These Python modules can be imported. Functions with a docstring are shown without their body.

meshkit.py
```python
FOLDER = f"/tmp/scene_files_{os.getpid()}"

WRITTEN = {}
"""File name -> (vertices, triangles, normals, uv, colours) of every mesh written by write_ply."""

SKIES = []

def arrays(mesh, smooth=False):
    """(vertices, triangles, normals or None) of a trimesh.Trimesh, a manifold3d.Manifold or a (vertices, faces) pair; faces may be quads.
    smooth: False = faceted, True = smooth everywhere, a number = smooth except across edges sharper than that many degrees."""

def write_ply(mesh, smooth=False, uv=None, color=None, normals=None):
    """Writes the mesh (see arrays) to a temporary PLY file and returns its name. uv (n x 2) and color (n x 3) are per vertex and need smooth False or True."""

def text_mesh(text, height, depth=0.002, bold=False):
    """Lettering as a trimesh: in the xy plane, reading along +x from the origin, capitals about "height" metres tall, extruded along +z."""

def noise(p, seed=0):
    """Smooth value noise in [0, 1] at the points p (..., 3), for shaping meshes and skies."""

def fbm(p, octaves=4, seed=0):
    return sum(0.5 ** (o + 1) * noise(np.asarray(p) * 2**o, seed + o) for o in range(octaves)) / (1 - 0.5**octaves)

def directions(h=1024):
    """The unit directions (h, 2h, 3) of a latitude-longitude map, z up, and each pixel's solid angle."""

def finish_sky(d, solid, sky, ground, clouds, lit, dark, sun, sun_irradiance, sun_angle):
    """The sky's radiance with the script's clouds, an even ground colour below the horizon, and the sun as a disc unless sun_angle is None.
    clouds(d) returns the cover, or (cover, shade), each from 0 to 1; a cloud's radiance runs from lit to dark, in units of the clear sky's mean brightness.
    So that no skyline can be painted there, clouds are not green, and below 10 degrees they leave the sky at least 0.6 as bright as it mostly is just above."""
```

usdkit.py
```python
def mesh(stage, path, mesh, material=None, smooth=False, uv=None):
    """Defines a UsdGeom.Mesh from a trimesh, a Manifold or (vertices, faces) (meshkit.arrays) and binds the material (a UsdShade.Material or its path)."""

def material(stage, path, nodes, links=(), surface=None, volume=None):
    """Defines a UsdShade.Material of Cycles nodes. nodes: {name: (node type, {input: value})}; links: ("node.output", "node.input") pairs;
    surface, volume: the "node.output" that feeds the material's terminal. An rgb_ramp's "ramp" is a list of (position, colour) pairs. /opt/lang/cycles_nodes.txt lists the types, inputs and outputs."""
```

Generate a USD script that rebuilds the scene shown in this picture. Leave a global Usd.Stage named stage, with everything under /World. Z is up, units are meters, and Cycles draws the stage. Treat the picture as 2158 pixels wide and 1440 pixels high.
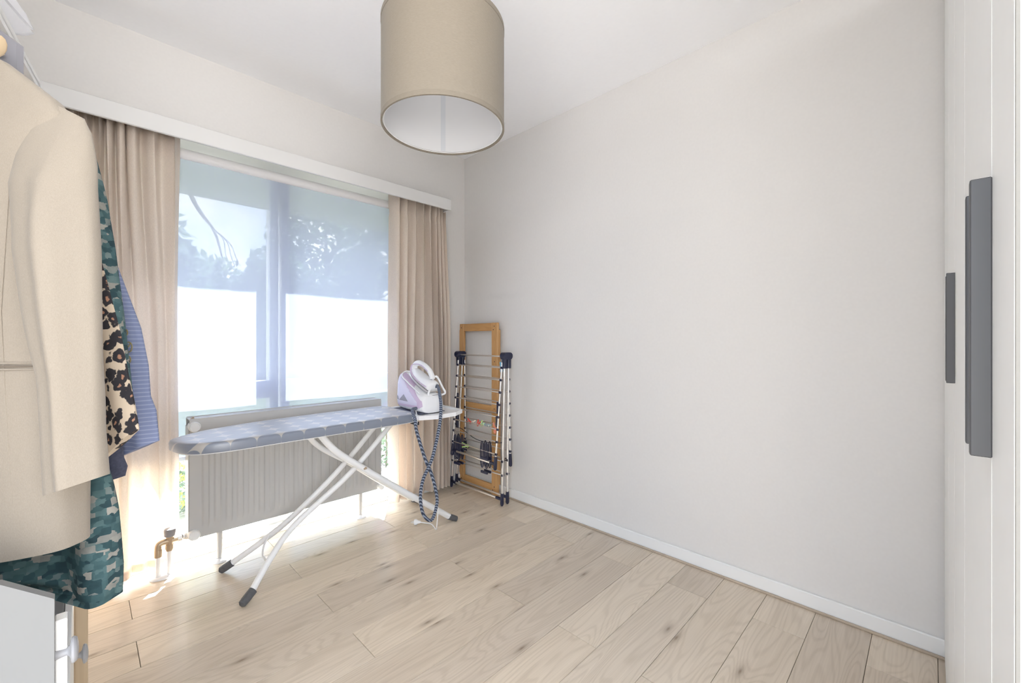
import math, random
import numpy as np, trimesh, manifold3d as m3
from shapely.geometry import Polygon, Point, box as sbox
from pxr import Usd, UsdGeom, UsdLux, UsdShade, Gf, Sdf
import usdkit, meshkit

random.seed(7)
RNG = np.random.default_rng(7)
stage = Usd.Stage.CreateInMemory()
UsdGeom.SetStageUpAxis(stage, 'Z')
UsdGeom.SetStageMetersPerUnit(stage, 1.0)
UsdGeom.Xform.Define(stage, '/World')

# ------------------------------------------------------------------ camera, sky, sun, exposure
cam = UsdGeom.Camera.Define(stage, '/World/camera')
cam.AddTranslateOp().Set((0, 0, 1.12))
cam.AddRotateZOp().Set(-45.388)
cam.AddRotateXOp().Set(90)
cam.CreateHorizontalApertureAttr(36.0)
cam.CreateFocalLengthAttr(36.0 * 893 / 2158)
cam.CreateVerticalApertureOffsetAttr(-0.075)
cam.CreateExposureAttr(1.2)
cam.CreateClippingRangeAttr((0.05, 1000.0))

dome = UsdLux.DomeLight.Define(stage, '/World/sky')
dome.CreateIntensityAttr(1.0)
SKY = usdkit.material(stage, '/World/Looks/sky_with_clouds', {
    'g': ('texture_coordinate', {}), 'z': ('separate_xyz', {}),
    'r': ('rgb_ramp', {'ramp': [(0.0, (.50, .47, .42)), (0.495, (.50, .47, .42)), (0.505, (.84, .92, 1.0)), (0.62, (.55, .74, 1.0)), (1.0, (.34, .56, 1.0))]}),
    'half': ('math', {'math_type': 'multiply_add', 'value2': .5, 'value3': .5}),
    'n': ('noise_texture', {'scale': 3.2, 'detail': 6.0, 'roughness': .58}),
    'c': ('rgb_ramp', {'ramp': [(0.44, (0, 0, 0)), (0.60, (1, 1, 1))]}),
    'm': ('mix', {'color2': (1.35, 1.33, 1.32)}),
    'b': ('background_shader', {'strength': 2.1})},
    [('g.generated', 'n.vector'), ('g.generated', 'z.vector'), ('z.z', 'half.value1'), ('half.value', 'r.fac'),
     ('n.fac', 'c.fac'), ('c.color', 'm.fac'), ('r.color', 'm.color1'), ('m.color', 'b.color')], surface='b.background')
UsdShade.MaterialBindingAPI.Apply(dome.GetPrim()).Bind(SKY)

sun = UsdLux.DistantLight.Define(stage, '/World/sun')
sun.CreateIntensityAttr(6.0)
sun.CreateAngleAttr(0.6)
sun.CreateNormalizeAttr(True)
sun.CreateColorAttr(Gf.Vec3f(1.0, .985, .965))
SUN = np.array([.281, .4135, .866])                       # towards the sun
sun.AddTransformOp().Set(Gf.Matrix4d(Gf.Rotation(Gf.Vec3d(0, 0, 1), Gf.Vec3d(*SUN)), Gf.Vec3d(0, 0, 0)))

# two added fill lights behind the camera, tilted up; no doors stand there
for nm, loc, rz, wd_, inten in (('hall_end_door_daylight', (-.7, -3.2, 1.2), -10, 1.8, 2.7), ('hall_side_door_daylight', (-2.6, -.45, 1.1), -80, 1.6, 2.0)):
    fill_light = UsdLux.RectLight.Define(stage, '/World/' + nm)
    fill_light.CreateWidthAttr(wd_)
    fill_light.CreateHeightAttr(2.1)
    fill_light.CreateIntensityAttr(inten)
    fill_light.CreateColorAttr(Gf.Vec3f(1.0, .985, .965))
    fill_light.AddTranslateOp().Set(loc)
    fill_light.AddRotateXYZOp().Set((118, 0, rz))

# ------------------------------------------------------------------ helpers
USED = {}


def path_for(name, parent):
    base = parent.GetPath() if parent is not None else Sdf.Path('/World')
    k = USED.get((str(base), name), 0)
    USED[(str(base), name)] = k + 1
    return base.AppendChild(name if k == 0 else '%s_%03d' % (name, k))


def tag(p, label=None, cat=None, group=None, kind=None):
    p = p.GetPrim() if hasattr(p, 'GetPrim') else p
    for k, v in (('label', label), ('category', cat), ('group', group), ('kind', kind)):
        if v:
            p.SetCustomDataByKey(k, v)
    return p


def thing(name, label, cat, loc=(0, 0, 0), group=None, kind=None):
    x = UsdGeom.Xform.Define(stage, path_for(name, None))
    x.AddTranslateOp().Set(tuple(map(float, loc)))
    p = tag(x, label, cat, group, kind)
    return p


def origin(parent):
    if parent is None:
        return np.zeros(3)
    return np.array(UsdGeom.XformCache().GetLocalToWorldTransform(parent).ExtractTranslation())


def part(name, mesh, mat, parent=None, smooth=False, label=None, kind=None):
    """Adds a mesh given in WORLD coordinates as a prim below parent (its coordinates become local)."""
    m = mesh if isinstance(mesh, trimesh.Trimesh) else trimesh.Trimesh(*meshkit.arrays(mesh)[:2], process=False)
    m = m.copy()
    m.apply_translation(-origin(parent))
    g = usdkit.mesh(stage, path_for(name, parent), m, mat, smooth=smooth)
    p = tag(g, label, None, None, kind)
    return p


def cat(*ms):
    return trimesh.util.concatenate([m for m in ms])


def cbox(x0, x1, y0, y1, z0, z1, b=0.002):
    lo, hi = np.array([x0, y0, z0], float), np.array([x1, y1, z1], float)
    b = min(b, (hi - lo).min() * .45)
    pts = []
    for sx in (0, 1):
        for sy in (0, 1):
            for sz in (0, 1):
                s = np.array([sx, sy, sz])
                c = np.where(s, hi, lo)
                d = np.where(s, -b, b)
                for k in range(3):
                    q = c + d
                    q[k] = c[k]
                    pts.append(q)
    return trimesh.convex.convex_hull(np.array(pts)) if b > 0 else trimesh.creation.box(bounds=[lo, hi])


def obox(c, ax, half, b=.002):
    """A chamfered box with centre c, axes ax (3 rows), half sizes."""
    m = cbox(-half[0], half[0], -half[1], half[1], -half[2], half[2], b)
    T = np.eye(4)
    T[:3, :3] = np.array(ax).T
    T[:3, 3] = c
    m.apply_transform(T)
    return m


def spline(pts, n=8, closed=False):
    p = np.asarray(pts, float)
    if len(p) < 3:
        return p
    out = []
    N = len(p)
    for i in range(N if closed else N - 1):
        p0, p1, p2, p3 = [p[j % N] if closed else p[min(max(j, 0), N - 1)] for j in (i - 1, i, i + 1, i + 2)]
        for t in np.linspace(0, 1, n, endpoint=False):
            out.append(.5 * ((2 * p1) + (p2 - p0) * t + (2 * p0 - 5 * p1 + 4 * p2 - p3) * t * t + (3 * p1 - p0 - 3 * p2 + p3) * t ** 3))
    if not closed:
        out.append(p[-1])
    return np.array(out)


def tube(pts, r, sides=10, closed=False, flat=1.0):
    p = np.asarray(pts, float)
    n = len(p)
    r = np.broadcast_to(np.asarray(r, float), (n,))
    t = np.gradient(p, axis=0) if not closed else np.roll(p, -1, 0) - np.roll(p, 1, 0)
    t /= np.linalg.norm(t, axis=1, keepdims=True) + 1e-12
    ref = np.array([0, 0, 1.0]) if abs(t[0][2]) < .9 else np.array([1.0, 0, 0])
    u = np.cross(t[0], ref)
    u /= np.linalg.norm(u)
    rings = []
    for i in range(n):
        u = u - t[i] * (u @ t[i])
        u /= np.linalg.norm(u) + 1e-12
        v = np.cross(t[i], u)
        a = np.linspace(0, 2 * np.pi, sides, endpoint=False)
        rings.append(p[i] + r[i] * (np.outer(np.cos(a), u) + flat * np.outer(np.sin(a), v)))
    return loft(rings, caps=not closed, wrap=closed)


def loft(rings, caps=True, wrap=False):
    rings = [np.asarray(q, float) for q in rings]
    n, m = len(rings), len(rings[0])
    V = np.vstack(rings)
    F = []
    for i in range(n if wrap else n - 1):
        a, b = i * m, ((i + 1) % n) * m
        for j in range(m):
            k = (j + 1) % m
            F += [(a + j, a + k, b + k), (a + j, b + k, b + j)]
    if caps:
        for i, flip in ((0, True), (n - 1, False)):
            c = len(V)
            V = np.vstack([V, rings[i].mean(0)])
            for j in range(m):
                k = (j + 1) % m
                F.append((c, i * m + k, i * m + j) if flip else (c, i * m + j, i * m + k))
    mesh = trimesh.Trimesh(V, np.array(F), process=False)
    if caps and mesh.volume < 0:
        mesh.invert()
    return mesh


def lathe(profile, o=(0, 0, 0), axis=(0, 0, 1), n=32, closed=False):
    """profile: (radius, height) pairs along axis from o."""
    axis = np.asarray(axis, float) / np.linalg.norm(axis)
    ref = np.array([1.0, 0, 0]) if abs(axis[0]) < .9 else np.array([0, 1.0, 0])
    u = np.cross(axis, ref)
    u /= np.linalg.norm(u)
    v = np.cross(axis, u)
    a = np.linspace(0, 2 * np.pi, n, endpoint=False)
    d = np.outer(np.cos(a), u) + np.outer(np.sin(a), v)
    rings = [np.asarray(o) + axis * h + d * max(r, 1e-5) for r, h in profile]
    return loft(rings, caps=not closed, wrap=closed)


def rod(a, b, r, sides=10):
    return tube([a, b], r, sides)


def prism(poly, z0, z1):
    m = trimesh.creation.extrude_polygon(poly, z1 - z0, engine='earcut')
    m.apply_translation((0, 0, z0))
    return m


def grid_mesh(P, closed_u=False):
    """P: (a, b, 3) grid of points to a sheet."""
    a, b = P.shape[:2]
    idx = np.arange(a * b).reshape(a, b)
    q = np.stack([idx[:-1, :-1], idx[1:, :-1], idx[1:, 1:], idx[:-1, 1:]], -1).reshape(-1, 4)
    f = np.vstack([q[:, [0, 1, 2]], q[:, [0, 2, 3]]])
    return trimesh.Trimesh(P.reshape(-1, 3), f, process=False)


def thick(P, N):
    """A closed sheet: P the front grid, N the offset grid (vectors) to its back."""
    a, b = P.shape[:2]
    f, k = grid_mesh(P), grid_mesh(P + N)
    k.invert()
    V = np.vstack([f.vertices, k.vertices])
    F = [f.faces, k.faces + a * b]
    idx = np.arange(a * b).reshape(a, b)
    loop = np.concatenate([idx[:, 0], idx[-1, 1:], idx[-2::-1, -1], idx[0, -2:0:-1]])
    nx = np.roll(loop, -1)
    F.append(np.stack([loop, nx + a * b, nx], 1))
    F.append(np.stack([loop, loop + a * b, nx + a * b], 1))
    m = trimesh.Trimesh(V, np.vstack(F), process=False)
    if m.volume < 0:
        m.invert()
    return m


def mani(m):
    m = m.copy()
    m.merge_vertices()
    return m3.Manifold(m3.Mesh(vert_properties=np.asarray(m.vertices, np.float32), tri_verts=np.asarray(m.faces, np.uint32)))


def smoothstep(a, b, x):
    t = np.clip((np.asarray(x, float) - a) / (b - a), 0, 1)
    return t * t * (3 - 2 * t)


# ------------------------------------------------------------------ materials
def M(name, nodes, links=(), surface='p.BSDF'):
    return usdkit.material(stage, '/World/Looks/' + name, nodes, links, surface=surface)


def plain(name, col, rough=.5, metal=0.0, spec=.5, **kw):
    return M(name, {'p': ('principled_bsdf', dict(base_color=col, roughness=rough, metallic=metal, specular_ior_level=spec, **kw))})


def grainy(name, col, rough=.6, scale=60.0, amount=.06, bump=.15, spec=.3, dist=.001, stretch=(1, 1, 1)):
    """A plain colour with fine uneven tone and relief."""
    lo, hi = tuple(c * (1 - amount) for c in col), tuple(min(1, c * (1 + amount)) for c in col)
    return M(name, {'t': ('texture_coordinate', {}), 'mp': ('mapping', {'scale': stretch}), 'n': ('noise_texture', {'scale': scale, 'detail': 4.0}),
                    'r': ('rgb_ramp', {'ramp': [(.3, lo), (.7, hi)]}), 'b': ('bump', {'strength': bump, 'distance': dist}),
                    'p': ('principled_bsdf', dict(roughness=rough, specular_ior_level=spec))},
             [('t.object', 'mp.vector'), ('mp.vector', 'n.vector'), ('n.fac', 'r.fac'), ('r.color', 'p.base_color'), ('n.fac', 'b.height'), ('b.normal', 'p.normal')])


def cloth(name, col, thin=.3, scale=(500, 500, 160), amount=.08, bump=.25, rough=.85, tint=None):
    """Woven cloth; thin = share of light that passes through it."""
    lo, hi = tuple(c * (1 - amount) for c in col), tuple(min(1, c * (1 + amount)) for c in col)
    nodes = {'t': ('texture_coordinate', {}), 'mp': ('mapping', {'scale': scale}), 'n': ('noise_texture', {'scale': 1.0, 'detail': 3.0}),
             'r': ('rgb_ramp', {'ramp': [(.3, lo), (.7, hi)]}), 'b': ('bump', {'strength': bump, 'distance': .0008}),
             'p': ('principled_bsdf', dict(roughness=rough, specular_ior_level=.15, sheen_weight=.15)),
             'tr': ('translucent_bsdf', {'color': tint or col}), 'm': ('mix_closure', {'fac': thin})}
    return M(name, nodes, [('t.object', 'mp.vector'), ('mp.vector', 'n.vector'), ('n.fac', 'r.fac'), ('r.color', 'p.base_color'), ('n.fac', 'b.height'),
                           ('b.normal', 'p.normal'), ('p.BSDF', 'm.closure1'), ('tr.BSDF', 'm.closure2')], surface='m.closure')


WALL = grainy('wall_paint', (.735, .716, .697), .75, 90, .012, .05, .2)
CEIL = grainy('ceiling_paint', (.95, .95, .965), .8, 70, .01, .04, .2)
LINTEL = plain('cream_masonry_paint', (.66, .70, .50), .8)
TRIM = plain('white_satin_paint', (.84, .84, .83), .35)
PELMET = plain('pelmet_white', (.72, .715, .705), .45)
WARD = grainy('wardrobe_white', (.84, .84, .825), .4, 40, .008, .03, .4)
WARD_SIDE = plain('wardrobe_side_shade', (.35, .335, .305), .7)  # darker than the doors: the shade on the near side is in the colour
HANDLE = plain('anthracite_metal', (.085, .085, .088), .5, .2)
RAD = plain('radiator_enamel_shaded', (.52, .512, .50), .33)  # enamel darkened so the colour carries the backlit shade of the front
CHROME = plain('polished_steel', (.92, .90, .87), .32, 1.0)
NAVY = plain('navy_plastic', (.016, .018, .045), .38)
WHITEP = plain('white_plastic', (.86, .86, .87), .3)
WHITEM = plain('white_powder_coat', (.82, .82, .82), .35)
DARKCAP = grainy('grey_rubber', (.10, .10, .105), .55, 90, .1, .1)
BRASS = plain('weathered_brass', (.50, .39, .27), .4, .6)
GREYCAP = plain('grey_valve_cap', (.28, .27, .28), .45)
FRAMEW = plain('window_frame_white', (.80, .81, .80), .4)
BLACKP = plain('black_plastic', (.02, .02, .022), .45)
SHADE_IN = plain('shade_lining_white', (.70, .70, .71), .6)
LILAC = plain('lilac_plastic', (.70, .66, .80), .22)
LILAC_BAND = plain('lilac_band', (.63, .50, .66), .3)
TANK_GREY = plain('smoky_tank', (.33, .31, .36), .15)
WINDOWGREY = plain('smoky_lilac_tank', (.58, .55, .66), .15)
CORAL = plain('coral_plastic', (.85, .30, .20), .4)
LIME = plain('lime_plastic', (.55, .80, .30), .4)
SKYB = plain('sky_blue_plastic', (.20, .58, .82), .4)
TEALP = plain('grey_teal_plastic', (.30, .42, .45), .4)
REDP = plain('red_plastic', (.72, .09, .06), .4)
CREAMP = plain('cream_plastic', (.8, .72, .62), .4)
BAG = cloth('white_cotton', (.95, .95, .97), .45, (140, 140, 140), .02, .2)
GREYPANEL = plain('grey_lacquer', (.27, .265, .29), .5)
PAVING = grainy('pale_paving', (.36, .35, .34), .8, 6, .08, .2)
SOIL = grainy('garden_soil', (.16, .13, .10), .9, 8, .3, .3)
BARK = grainy('tree_bark', (.13, .11, .10), .9, 20, .3, .5)
GOLD = plain('olive_gold_thread', (.25, .21, .10), .45)


def leaf(name, c1, c2):
    return M(name, {'o': ('texture_coordinate', {}), 'n': ('noise_texture', {'scale': 6.0}), 'r': ('rgb_ramp', {'ramp': [(.35, c1), (.65, c2)]}),
                    'p': ('principled_bsdf', {'roughness': .5}), 't': ('translucent_bsdf', {}), 'm': ('mix_closure', {'fac': .4})},
             [('o.object', 'n.vector'), ('n.fac', 'r.fac'), ('r.color', 'p.base_color'), ('r.color', 't.color'), ('p.BSDF', 'm.closure1'), ('t.BSDF', 'm.closure2')], 'm.closure')


LEAF = leaf('leaf_green', (.07, .13, .05), (.16, .24, .08))
LEAF_B = leaf('leaf_blue_green', (.08, .13, .10), (.15, .22, .14))
LEAF_Y = leaf('leaf_yellow_green', (.35, .50, .08), (.65, .75, .12))
PETAL = leaf('magenta_petal', (.70, .10, .65), (.85, .25, .8))

CURTAIN = cloth('curtain_linen', (.79, .70, .615), .28, (420, 420, 130), .08, .3, .9, (.80, .64, .51))
HEADING = cloth('curtain_heading', (.72, .645, .58), .24, (420, 420, 130), .08, .3, .9, (.68, .55, .45))
LINEN = cloth('jacket_linen', (.335, .29, .237), .03, (1100, 1100, 330), .06, .25, .9)
LINEN_IN = cloth('jacket_lining', (.70, .62, .53), .05, (200, 200, 200), .05, .1, .6)
SHADE = cloth('lampshade_cloth', (.30, .258, .205), .08, (110, 110, 420), .05, .2, .9, (.60, .50, .38))
SHADE_HEM = cloth('lampshade_hem', (.265, .228, .18), .03, (110, 110, 420), .05, .2, .9)
NAVYCLOTH = cloth('navy_cloth', (.075, .08, .12), .02, (200, 200, 200), .15, .3)

# blind: a sun screen with an open weave
BLIND = M('sun_screen_fabric', {
    'lw': ('layer_weight', {'blend': .5}), 'op': ('math', {'math_type': 'multiply_add', 'value2': -.24, 'value3': .10, 'use_clamp': True}),
    'd': ('diffuse_bsdf', {'color': (.31, .33, .43)}), 'tl': ('translucent_bsdf', {'color': (.66, .73, .93)}),
    'm1': ('mix_closure', {'fac': .155}), 'tp': ('transparent_bsdf', {'color': (1, 1, 1)}), 'm2': ('mix_closure', {})},
    [('lw.facing', 'op.value1'), ('op.value', 'm2.fac'), ('d.BSDF', 'm1.closure1'), ('tl.BSDF', 'm1.closure2'), ('m1.closure', 'm2.closure1'), ('tp.BSDF', 'm2.closure2')], 'm2.closure')
PANE = M('window_glass', {'lw': ('layer_weight', {'blend': .25}), 'f': ('math', {'math_type': 'multiply_add', 'value2': .35, 'value3': .02}), 'a': ('transparent_bsdf', {'color': (.97, .985, .98)}), 'g': ('glossy_bsdf', {'roughness': .02, 'color': (1, 1, 1)}), 'm': ('mix_closure', {})},
         [('lw.facing', 'f.value1'), ('f.value', 'm.fac'), ('a.BSDF', 'm.closure1'), ('g.BSDF', 'm.closure2')], 'm.closure')


def oak(name, light, dark, knot, rough=.36, along=0):
    """Oak: the contour lines of stretched noise make the cathedral grain; every plank takes its own cut (object_info.random)."""
    sc = (1.15, 7.5, 7.5) if along == 0 else ((7.5, 1.15, 7.5) if along == 1 else (7.5, 7.5, 1.15))
    fine = tuple(3.2 if k == along else 150 for k in range(3))
    ksc = tuple(1.5 if k == along else 5.0 for k in range(3))
    return M(name, {
        'g': ('geometry', {}), 'o': ('object_info', {}), 'k1': ('vector_math', {'math_type': 'scale', 'vector1': (37.0, 91.0, 53.0)}),
        'ad': ('vector_math', {'math_type': 'add'}), 'm1': ('mapping', {'scale': sc}), 'm2': ('mapping', {'scale': fine}), 'm3': ('mapping', {'scale': ksc}),
        'n1': ('noise_texture', {'scale': 1.0, 'detail': 1.5, 'roughness': .45, 'distortion': .35}), 's': ('math', {'math_type': 'multiply', 'value2': 150.0}), 'si': ('math', {'math_type': 'sine'}),
        'rr': ('rgb_ramp', {'ramp': [(.0, (0, 0, 0)), (.55, (.08, .08, .08)), (1.0, (1, 1, 1))]}), 'h': ('math', {'math_type': 'multiply_add', 'value2': .5, 'value3': .5}),
        'n2': ('noise_texture', {'scale': 1.0, 'detail': 3.0}), 'n3': ('noise_texture', {'scale': .55, 'detail': 3.0, 'roughness': .6}),
        'r3': ('rgb_ramp', {'ramp': [(.36, (0, 0, 0)), (.68, (1, 1, 1))]}),
        'fa': ('math', {'math_type': 'multiply', 'value2': .24}), 'fb': ('math', {'math_type': 'multiply_add', 'value2': .36}), 'fc': ('math', {'math_type': 'multiply_add', 'value2': .62, 'value3': -.24}), 'fd': ('math', {'math_type': 'add', 'use_clamp': True}),
        'mx': ('mix', {'color1': light, 'color2': dark}),
        'v': ('voronoi_texture', {'scale': 1.0, 'randomness': 1.0, 'dimensions': '2D'}), 'rv': ('rgb_ramp', {'ramp': [(0.0, (1, 1, 1)), (.03, (.5, .5, .5)), (.07, (.16, .16, .16)), (.13, (0, 0, 0))]}),
        'mk': ('mix', {'color2': knot}), 'tone': ('rgb_ramp', {'ramp': [(0, (.88, .87, .87)), (.35, (1.0, 1.0, 1.0)), (.7, (1.03, 1.02, 1.0)), (1, (.93, .92, .91))]}),
        'tm': ('mix', {'mix_type': 'multiply', 'fac': 1.0}), 'b': ('bump', {'strength': .05, 'distance': .0006}),
        'p': ('principled_bsdf', {'roughness': rough, 'specular_ior_level': .45})},
        [('o.random', 'k1.scale'), ('g.position', 'ad.vector1'), ('k1.vector', 'ad.vector2'),
         ('ad.vector', 'm1.vector'), ('ad.vector', 'm2.vector'), ('ad.vector', 'm3.vector'), ('m1.vector', 'n1.vector'), ('n1.fac', 's.value1'), ('s.value', 'si.value1'), ('si.value', 'h.value1'), ('h.value', 'rr.fac'),
         ('m2.vector', 'n2.vector'), ('m1.vector', 'n3.vector'), ('n3.fac', 'r3.fac'), ('rr.color', 'fa.value1'), ('r3.color', 'fb.value1'), ('fa.value', 'fb.value3'),
         ('n2.fac', 'fc.value1'), ('fb.value', 'fd.value1'), ('fc.value', 'fd.value2'), ('fd.value', 'mx.fac'), ('m3.vector', 'v.vector'), ('v.distance', 'rv.fac'), ('rv.color', 'mk.fac'), ('mx.color', 'mk.color1'),
         ('o.random', 'tone.fac'), ('mk.color', 'tm.color1'), ('tone.color', 'tm.color2'), ('tm.color', 'p.base_color'), ('n2.fac', 'b.height'), ('b.normal', 'p.normal')])


OAK = oak('oak_laminate', (.75, .65, .53), (.50, .41, .31), (.27, .20, .14), .27)
OAKSTRIP = oak('oak_edge_strip', (.50, .415, .33), (.36, .29, .22), (.3, .22, .16), .5, 1)
OAKPOST = oak('oak_board', (.60, .48, .335), (.47, .36, .24), (.3, .2, .12), .45, 2)
PINE = oak('pine_orange', (.62, .36, .15), (.46, .235, .085), (.16, .06, .02), .45, 2)


def board_cover():
    """Grey-blue cover printed with touching discs; pale four-pointed stars are left between them."""
    return M('ironing_cover_print', {
        'g': ('texture_coordinate', {}), 'sp': ('separate_xyz', {}), 'u': ('math', {'math_type': 'multiply', 'value2': 10.5}), 'vv': ('math', {'math_type': 'add'}), 'v': ('math', {'math_type': 'multiply', 'value2': 10.5}),
        'uf': ('math', {'math_type': 'pingpong', 'value2': .5}), 'vf': ('math', {'math_type': 'pingpong', 'value2': .5}),
        'u2': ('math', {'math_type': 'multiply'}), 'v2': ('math', {'math_type': 'multiply'}), 'd': ('math', {'math_type': 'add'}),
        'r': ('rgb_ramp', {'ramp': [(.245, (.175, .20, .255)), (.262, (.46, .43, .40))]}),
        'n': ('noise_texture', {'scale': 500.0}), 'b': ('bump', {'strength': .2, 'distance': .0005}), 'p': ('principled_bsdf', {'roughness': .40, 'specular_ior_level': 1.0, 'sheen_weight': .5, 'coat_weight': .6, 'coat_roughness': .3})},
        [('g.object', 'sp.vector'), ('sp.x', 'u.value1'), ('sp.y', 'vv.value1'), ('sp.z', 'vv.value2'), ('vv.value', 'v.value1'), ('u.value', 'uf.value1'), ('v.value', 'vf.value1'),
         ('uf.value', 'u2.value1'), ('uf.value', 'u2.value2'), ('vf.value', 'v2.value1'), ('vf.value', 'v2.value2'), ('u2.value', 'd.value1'), ('v2.value', 'd.value2'), ('d.value', 'r.fac'),
         ('r.color', 'p.base_color'), ('g.object', 'n.vector'), ('n.fac', 'b.height'), ('b.normal', 'p.normal')])


COVER = board_cover()
STRIPE = M('blue_striped_cotton', {'t': ('texture_coordinate', {}), 'w': ('wave_texture', {'wave_type': 'bands', 'bands_direction': 'z', 'scale': 34.0, 'distortion': .6}),
                                   'r': ('rgb_ramp', {'ramp': [(.0, (.22, .26, .42)), (.86, (.24, .28, .44)), (.97, (.38, .42, .56))]}), 'p': ('principled_bsdf', {'roughness': .85}), 'tr': ('translucent_bsdf', {'color': (.3, .36, .6)}), 'm': ('mix_closure', {'fac': .2})},
           [('t.object', 'w.vector'), ('w.fac', 'r.fac'), ('r.color', 'p.base_color'), ('p.BSDF', 'm.closure1'), ('tr.BSDF', 'm.closure2')], 'm.closure')
LEOPARD = M('leopard_print', {'t': ('texture_coordinate', {}), 'mp': ('mapping', {'scale': (58, 58, 40)}), 'nd': ('noise_texture', {'scale': 75.0, 'detail': 2.0}), 'ad': ('mix', {'mix_type': 'linear_light', 'fac': .42}),
                              'v': ('voronoi_texture', {'scale': 1.0, 'feature': 'f1', 'randomness': 1.0}), 'r': ('rgb_ramp', {'ramp': [(.0, (.36, .19, .12)), (.13, (.36, .19, .12)), (.19, (.015, .013, .018)), (.50, (.02, .018, .022)), (.56, (.56, .46, .35))]}),
                              'p': ('principled_bsdf', {'roughness': .8})},
            [('t.object', 'mp.vector'), ('mp.vector', 'ad.color1'), ('nd.color', 'ad.color2'), ('t.object', 'nd.vector'), ('ad.color', 'v.vector'), ('v.distance', 'r.fac'), ('r.color', 'p.base_color')])
TEAL = M('teal_brushstroke_print', {'t': ('texture_coordinate', {}), 'mp': ('mapping', {'scale': (66, 66, 88)}), 'v': ('voronoi_texture', {'scale': 1.0, 'metric': 'chebychev', 'randomness': .9}), 'hs': ('separate_color', {}),
                                    'r': ('rgb_ramp', {'ramp': [(.0, (.028, .070, .088)), (.3, (.055, .130, .148)), (.6, (.095, .195, .21)), (.83, (.15, .27, .28)), (.90, (.40, .41, .38)), (1.0, (.56, .54, .48))], 'interpolate': True}),
                                    'n': ('noise_texture', {'scale': 55.0, 'detail': 4.0}), 'm2': ('mix', {'mix_type': 'multiply', 'fac': .55}), 'b': ('bump', {'strength': .6, 'distance': .002}), 'p': ('principled_bsdf', {'roughness': .85}), 'tr': ('translucent_bsdf', {'color': (.12, .3, .31)}), 'm': ('mix_closure', {'fac': .15})},
         [('t.object', 'mp.vector'), ('mp.vector', 'v.vector'), ('v.color', 'hs.color'), ('hs.r', 'r.fac'), ('r.color', 'm2.color1'), ('n.fac', 'm2.color2'), ('t.object', 'n.vector'), ('m2.color', 'p.base_color'), ('n.fac', 'b.height'), ('b.normal', 'p.normal'),
          ('p.BSDF', 'm.closure1'), ('tr.BSDF', 'm.closure2')], 'm.closure')
HOSE = M('braided_hose', {'t': ('texture_coordinate', {}), 'w': ('wave_texture', {'wave_type': 'bands', 'bands_direction': 'diagonal', 'scale': 38.0}), 'r': ('rgb_ramp', {'ramp': [(.3, (.03, .04, .07)), (.62, (.12, .15, .22)), (.9, (.30, .34, .42))]}),
                          'b': ('bump', {'strength': .4, 'distance': .001}), 'p': ('principled_bsdf', {'roughness': .7})},
         [('t.object', 'w.vector'), ('w.fac', 'r.fac'), ('r.color', 'p.base_color'), ('w.fac', 'b.height'), ('b.normal', 'p.normal')])

# ------------------------------------------------------------------ the room
XR, YB, XL, H = 2.13, 2.63, -0.50, 2.55           # right wall, window wall, left wall, ceiling

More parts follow.
